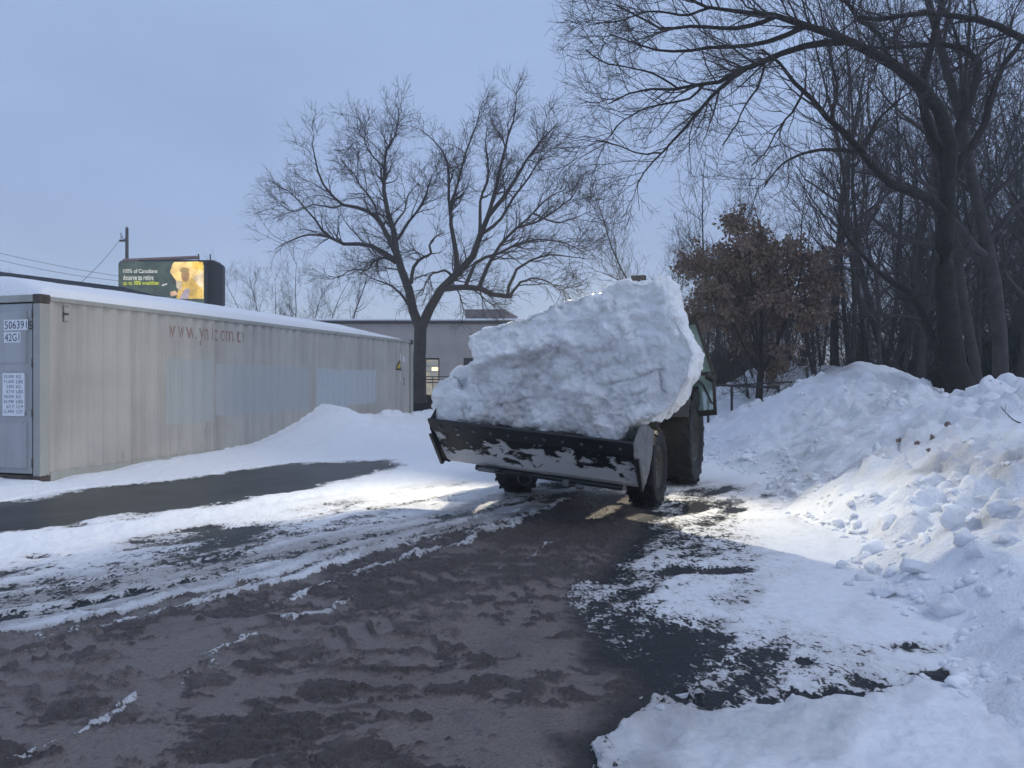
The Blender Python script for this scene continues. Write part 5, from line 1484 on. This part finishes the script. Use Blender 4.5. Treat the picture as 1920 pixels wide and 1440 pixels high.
scr_poly([(322,497),(326,491),(372,490),(381,497),(381,560),(352,560),(336,536),(328,524),(318,510)], (0.62,0.44,0.16), 0.050, 'backdrop_shape', 1.9)
scr_poly([(360,491),(380,491),(380,505),(361,504)], (0.68,0.40,0.06), 0.044, 'awning_shape', 1.8)
scr_poly([(336,530),(350,520),(366,522),(378,536),(380,560),(330,560)], (0.55,0.36,0.08), 0.040, 'coat_shape', 1.5)
scr_poly([(361,520),(380,508),(380,540),(372,536)], (0.7,0.55,0.36), 0.038, 'blanket_shape', 1.4)
scr_poly([(340,552),(348,540),(356,542),(352,560),(336,560)], (0.5,0.42,0.5), 0.034, 'scarf_shape')
scr_poly([(329,527),(340,527),(340,545),(331,540)], (0.72,0.62,0.45), 0.034, 'sleeve_shape')
ell = lambda cx_, cy_, rx, ry: [(cx_ + rx * math.cos(a), cy_ + ry * math.sin(a)) for a in np.linspace(0, 2 * math.pi, 14, endpoint=False)]
scr_poly(ell(347, 516, 8, 12), (0.42,0.24,0.10), 0.030, 'face_shape')
scr_poly(ell(346, 507, 9, 6), (0.50,0.34,0.12), 0.026, 'cap_shape')
scr_poly([(303,534),(313,531),(313.5,533),(304,536)], (0.75,0.75,0.7), 0.030, 'phone_shape')
scr_poly([(318,547),(328,545),(334,552),(320,556)], (0.70,0.45,0.3), 0.026, 'hand_shape')
for i, (s_, col, x1_) in enumerate((("100% of Canadians", (0.85, 0.86, 0.78), 294), ("deserve to retire", (0.85, 0.86, 0.78), 287), ("up to 30% wealthier.", (0.72, 0.80, 0.02), 299))):
    z_ = 511.5 + i * 11.3
    me = text_fit(s_, fx(x1_) - fx(230), (10.0 if i != 0 else 7.6) / F * BB, 0.012)
    o = link('lettering', me, mat_emit('ad_text', col), scr); o.location = (fx(230), 0.045, fz(z_ + (2.2 if i else 0.2))); o.rotation_euler = (math.pi / 2, 0, 0)
m = MB().cyl((fx(230), 0.1, fz(488)), (fx(372), 0.1, fz(482)), 0.11, k=8); m.build('light_boom', paint('brown_beam', (0.30, 0.20, 0.17), None, 0.7, 3), bb)
MB().box((fx(260), 0.0, fz(490)), (fx(400), 1.2, fz(487.5))).build('catwalk', M_FASCIA, bb)
for px in (366, 388):
    MB().cyl((fx(px), 0.5, fz(489)), (fx(px), 0.5, fz(474)), 0.045, k=8).build('mast', M_POLE, bb)
MB().cyl((bwid * 0.5, 0.7, 0), (bwid * 0.5, 0.7, bz0), 0.30, k=14).build('column', M_FASCIA, bb)

# parked yellow machine behind the container end
py_ = tag(empty('parked_loader', (W(770, 0, 29)[0], 29.0, 0)), 'parked machine with a yellow beam and black tyre beside the container end', 'machine')
g = lambda px: (px - 770) / F * 29; gz_ = lambda py: CAMH + (HY - py) / F * 29
MB().box((g(740), 0, gz_(752)), (g(838), 0.4, gz_(740))).build('yellow_beam', paint('machine_yellow', (0.42, 0.25, 0.07), (0.30, 0.17, 0.05), 0.5, 5), py_, 0.02)
MB().box((g(745), 0.1, gz_(770)), (g(835), 1.4, gz_(752) - 0.003)).build('body', M_BLACK, py_, 0.04)
for px in (762, 795, 822):
    MB().lathe([(-0.16, 0.18), (-0.17, 0.40), (-0.12, 0.45), (0.12, 0.45), (0.17, 0.40), (0.16, 0.18), (0.1, 0.01)], (0, 0, 0), 24).build('wheel', M_TYRE, py_, smooth=True).matrix_local = Matrix.Translation((g(px), 0.05, 0.47)) @ Matrix.Rotation(math.radians(90), 4, 'Z')

# rail fence and stakes by the far mound
fd = 18.4
fn = tag(empty('rail_fence', ((1330 - CX) / F * fd, fd, 0)), 'thin metal rail fence beside the brown-leaved tree', 'fence')
f_ = lambda px, py: ((px - 1330) / F * fd, 0.0, CAMH - (py - HY) / F * fd)
MB().cyl(f_(1325, 721), f_(1462, 727), 0.03, k=8).build('rail', M_FASCIA, fn)
MB().cyl(f_(1380, 722), f_(1485, 716), 0.02, k=8).build('rail', M_FASCIA, fn)
for px, y0 in ((1372, 722), (1460, 726), (1328, 720)):
    a_ = f_(px, y0); MB().cyl((a_[0], 0, 0.2), a_, 0.032, k=8).build('post', M_FASCIA, fn)
for px, lb in ((1517, 'dark leaning stake left of a pair stuck in the far snow mound'), (1533, 'dark leaning stake right of a pair stuck in the far snow mound')):
    p = W(px, 711, 19.2); q_ = W(px - 4, 688, 19.2)
    tag(MB().cyl((p[0], p[1], p[2] - 0.5), q_, 0.045, 0.035, k=8).build('stake', M_POLE), lb, 'stake', 'stakes in the snow')

# ------------------------------------------------------------------ loose blocks of snow and dirt on the bank
def block_mesh(seed, vox=0.05):
    rng = np.random.default_rng(seed)
    bm = bmesh.new()
    for p in norm(rng.normal(size=(12, 3))) * rng.uniform(0.75, 1.0, (12, 1)) * np.array([1, 0.85, 0.7]): bm.verts.new(p)
    bmesh.ops.convex_hull(bm, input=bm.verts)
    loose = [v for v in bm.verts if not v.link_faces]
    bmesh.ops.delete(bm, geom=loose, context='VERTS')
    me = voxel_solid(bm, vox)
    co, no = get_co(me)
    co = co + no * (0.07 * fbm(co, 0.7, 3, seed) + 0.05 * fbm(co, 0.22, 3, seed + 3))[:, None]
    put_co(me, co, dict(dirt=np.clip(0.05 + 0.35 * fbm(co, 0.8, 3, seed + 5), 0, 1)))
    me.materials.append(M_CLOD)
    return me
bms = [block_mesh(500 + i) for i in range(7)]
M_DIRTCLOD = mat_snow('dirty_clod', white=(0.26, 0.20, 0.18), grey=(0.09, 0.07, 0.06))
BLK = [  # photo x, y of the base, half width in px, label
 (1662,1120,34,'snow block in front of the row, third from the shadow edge'),
 (1722,1078,34,'pointed snow block standing behind the front blocks'),
 (1700,1118,26,'stained grey snow block leaning on the front block'),
 (1785,1152,44,'large wedge-shaped snow block nearest the camera on the lit strip'),
 (1622,1090,22,'flat-topped snow block left of the pointed block'),
 (1640,1076,24,'rounded snow block behind the flat-topped block'),
 (1580,1066,18,'upright snow block at the left end of the row'),
 (1608,1058,14,'small snow block tucked behind the upright block'),
 (1595,1100,12,'low little snow block before the flat-topped block'),
 (1850,938,26,'dome-shaped snow block below the dark dirt patch'),
 (1800,985,38,'broad flat snow block halfway up the bank'),
 (1812,1018,34,'smooth snow block below the broad flat block'),
 (1838,1046,28,'round snow block low on the bank'),
 (1884,968,36,'snow block near the right edge below the dirt patch'),
 (1888,1020,30,'tall snow block by the right edge of the photo'),
 (1770,960,20,'small square snow block left of the broad flat block'),
 (1288,1312,24,'small snow chunk on the wet asphalt at the edge of the snow'),
 (1240,1332,12,'tiny snow chunk left of the chunk on the wet asphalt'),
 (1800,745,20,'rounded snow block on the bank crest under the arching tree'),
 (1832,738,22,'angular snow block highest on the bank crest'),
]
for i, (px, py, hw, lb) in enumerate(BLK):
    p = hit(px, py); s = hw / F * p[1]
    o = bpy.data.objects.new('snow_block', bms[i % 7]); COL.objects.link(o)
    o.location = (p[0], p[1] + s * 0.4, p[2] + s * 0.22); o.rotation_euler = (RNG.uniform(-.3, .3), RNG.uniform(-.3, .3), RNG.uniform(0, 6.28)); o.scale = (s, s, s)
    tag(o, lb, 'snow block', 'loose snow blocks on the bank')
DCL = [(1750,822,10,'brown earthy lump sticking out of the bank, tallest of the dirt lumps'),(1688,832,9,'greenish brown lump at the left of the dirt lumps'),(1720,834,8,'dark lump between the brown dirt lumps'),(1778,800,8,'dark lump upper right of the brown dirt lumps'),(1742,847,6,'small reddish pebble-like lump below the dirt lumps'),(1846,1112,9,'dark dirty lump behind the large wedge-shaped block')]
for i, (px, py, hw, lb) in enumerate(DCL):
    p = hit(px, py); s = hw / F * p[1]
    me = bms[(i + 2) % 7].copy(); me.materials.clear(); me.materials.append(M_DIRTCLOD)
    o = bpy.data.objects.new('dirt_lump', me); COL.objects.link(o); o.location = (p[0], p[1] + s * .3, p[2] + s * .4); o.scale = (s, s, s * 1.3); o.rotation_euler = (0.2 * i, 0.3, i)
    tag(o, lb, 'dirt lump', 'dirt lumps on the bank')
# crumbs: far too many to count
rng = np.random.default_rng(611)
C = 11000
u = rng.uniform(0, 1, C)
cx_ = rng.uniform(1.6, 9.0, C); cy_ = rng.uniform(3.2, 19.0, C) 
Pc = np.stack([cx_, cy_], 1); bzc, bhc, zonec, _ = bank_h(Pc); gzc = ground_fields(Pc)[0]
toe = np.exp(-((bhc - 0.12) / 0.18) ** 2) + 0.35 * zonec * (bhc > 0.05)
keep = rng.uniform(0, 1, C) < toe * 0.75 * (bhc > 0.005)
Pc, zc = Pc[keep], np.maximum(bzc, gzc)[keep]
import itertools
ico = bmesh.new(); bmesh.ops.create_icosphere(ico, subdivisions=2, radius=1.0)
iv = np.array([v.co for v in ico.verts]); it = np.array([[v.index for v in f.verts] for f in ico.faces]); ico.free()
n = len(Pc); sz = np.exp(rng.normal(-4.0, 0.6, n)); sz = np.clip(sz, 0.007, 0.11)
jit = 1 + rng.uniform(-.25, .25, (n, len(iv), 1)) + 0.8 * vnoise((iv[None] * 1.1 + np.arange(n)[:, None, None] * 7.3).reshape(-1, 3), 8).reshape(n, -1, 1)
Vc = iv[None] * jit * sz[:, None, None] * rng.uniform(0.55, 1.35, (n, 1, 3)) * np.array([1, 1, .8]) + np.column_stack([Pc, zc + sz * 0.12])[:, None, :]
Tc = (it[None] + (np.arange(n) * len(iv))[:, None, None]).reshape(-1, 3)
cme = np_mesh('snow_crumbs', Vc.reshape(-1, 3), None, Tc, True, dict(dirt=np.repeat(rng.uniform(0, 0.3, n), len(iv))))
tag(link('snow_crumbs', cme, M_CLOD), 'crumbled snow scattered over the foot of the bank', 'snow crumbs', None, 'stuff')
# a bare twig poking out of the bank at the right edge
tp = hit(1908, 790)
rng = np.random.default_rng(5)
P = resample(np.array([W(1925, 795, tp[1]), W(1905, 790, tp[1] - .05), W(1890, 778, tp[1] - .1), W(1878, 765, tp[1] - .12)]), 10)
k1 = kids(rng, P[None], np.full((1, 10), 0.006), np.array([4]), (0.06, 0.16), (30, 60), 4, 0.1, 0.05, rmin=0.003)
V, Q = tubes([(P[None], np.linspace(0.008, 0.003, 10)[None], 5), (k1[0], k1[1], 4)])
tag(link('twig', np_mesh('twig', V, Q), M_TWIG), 'bare twig sticking out of the bank at the right edge', 'twig')

# ------------------------------------------------------------------ thin winter haze
hz_m = bpy.data.materials.new('haze'); hz_m.use_nodes = True
hn = hz_m.node_tree.nodes; hn.clear()
ho = hn.new('ShaderNodeOutputMaterial'); hv = hn.new('ShaderNodeVolumePrincipled')
hv.inputs['Color'].default_value = (0.92, 0.94, 0.97, 1); hv.inputs['Density'].default_value = 0.003; hv.inputs['Anisotropy'].default_value = 0.2
hz_m.node_tree.links.new(hv.outputs[0], ho.inputs['Volume'])
tag(MB().box((-70, -12, -1.3), (70, 115, 24)).build('haze', hz_m), 'thin grey winter haze over the whole yard', 'haze', None, 'stuff')
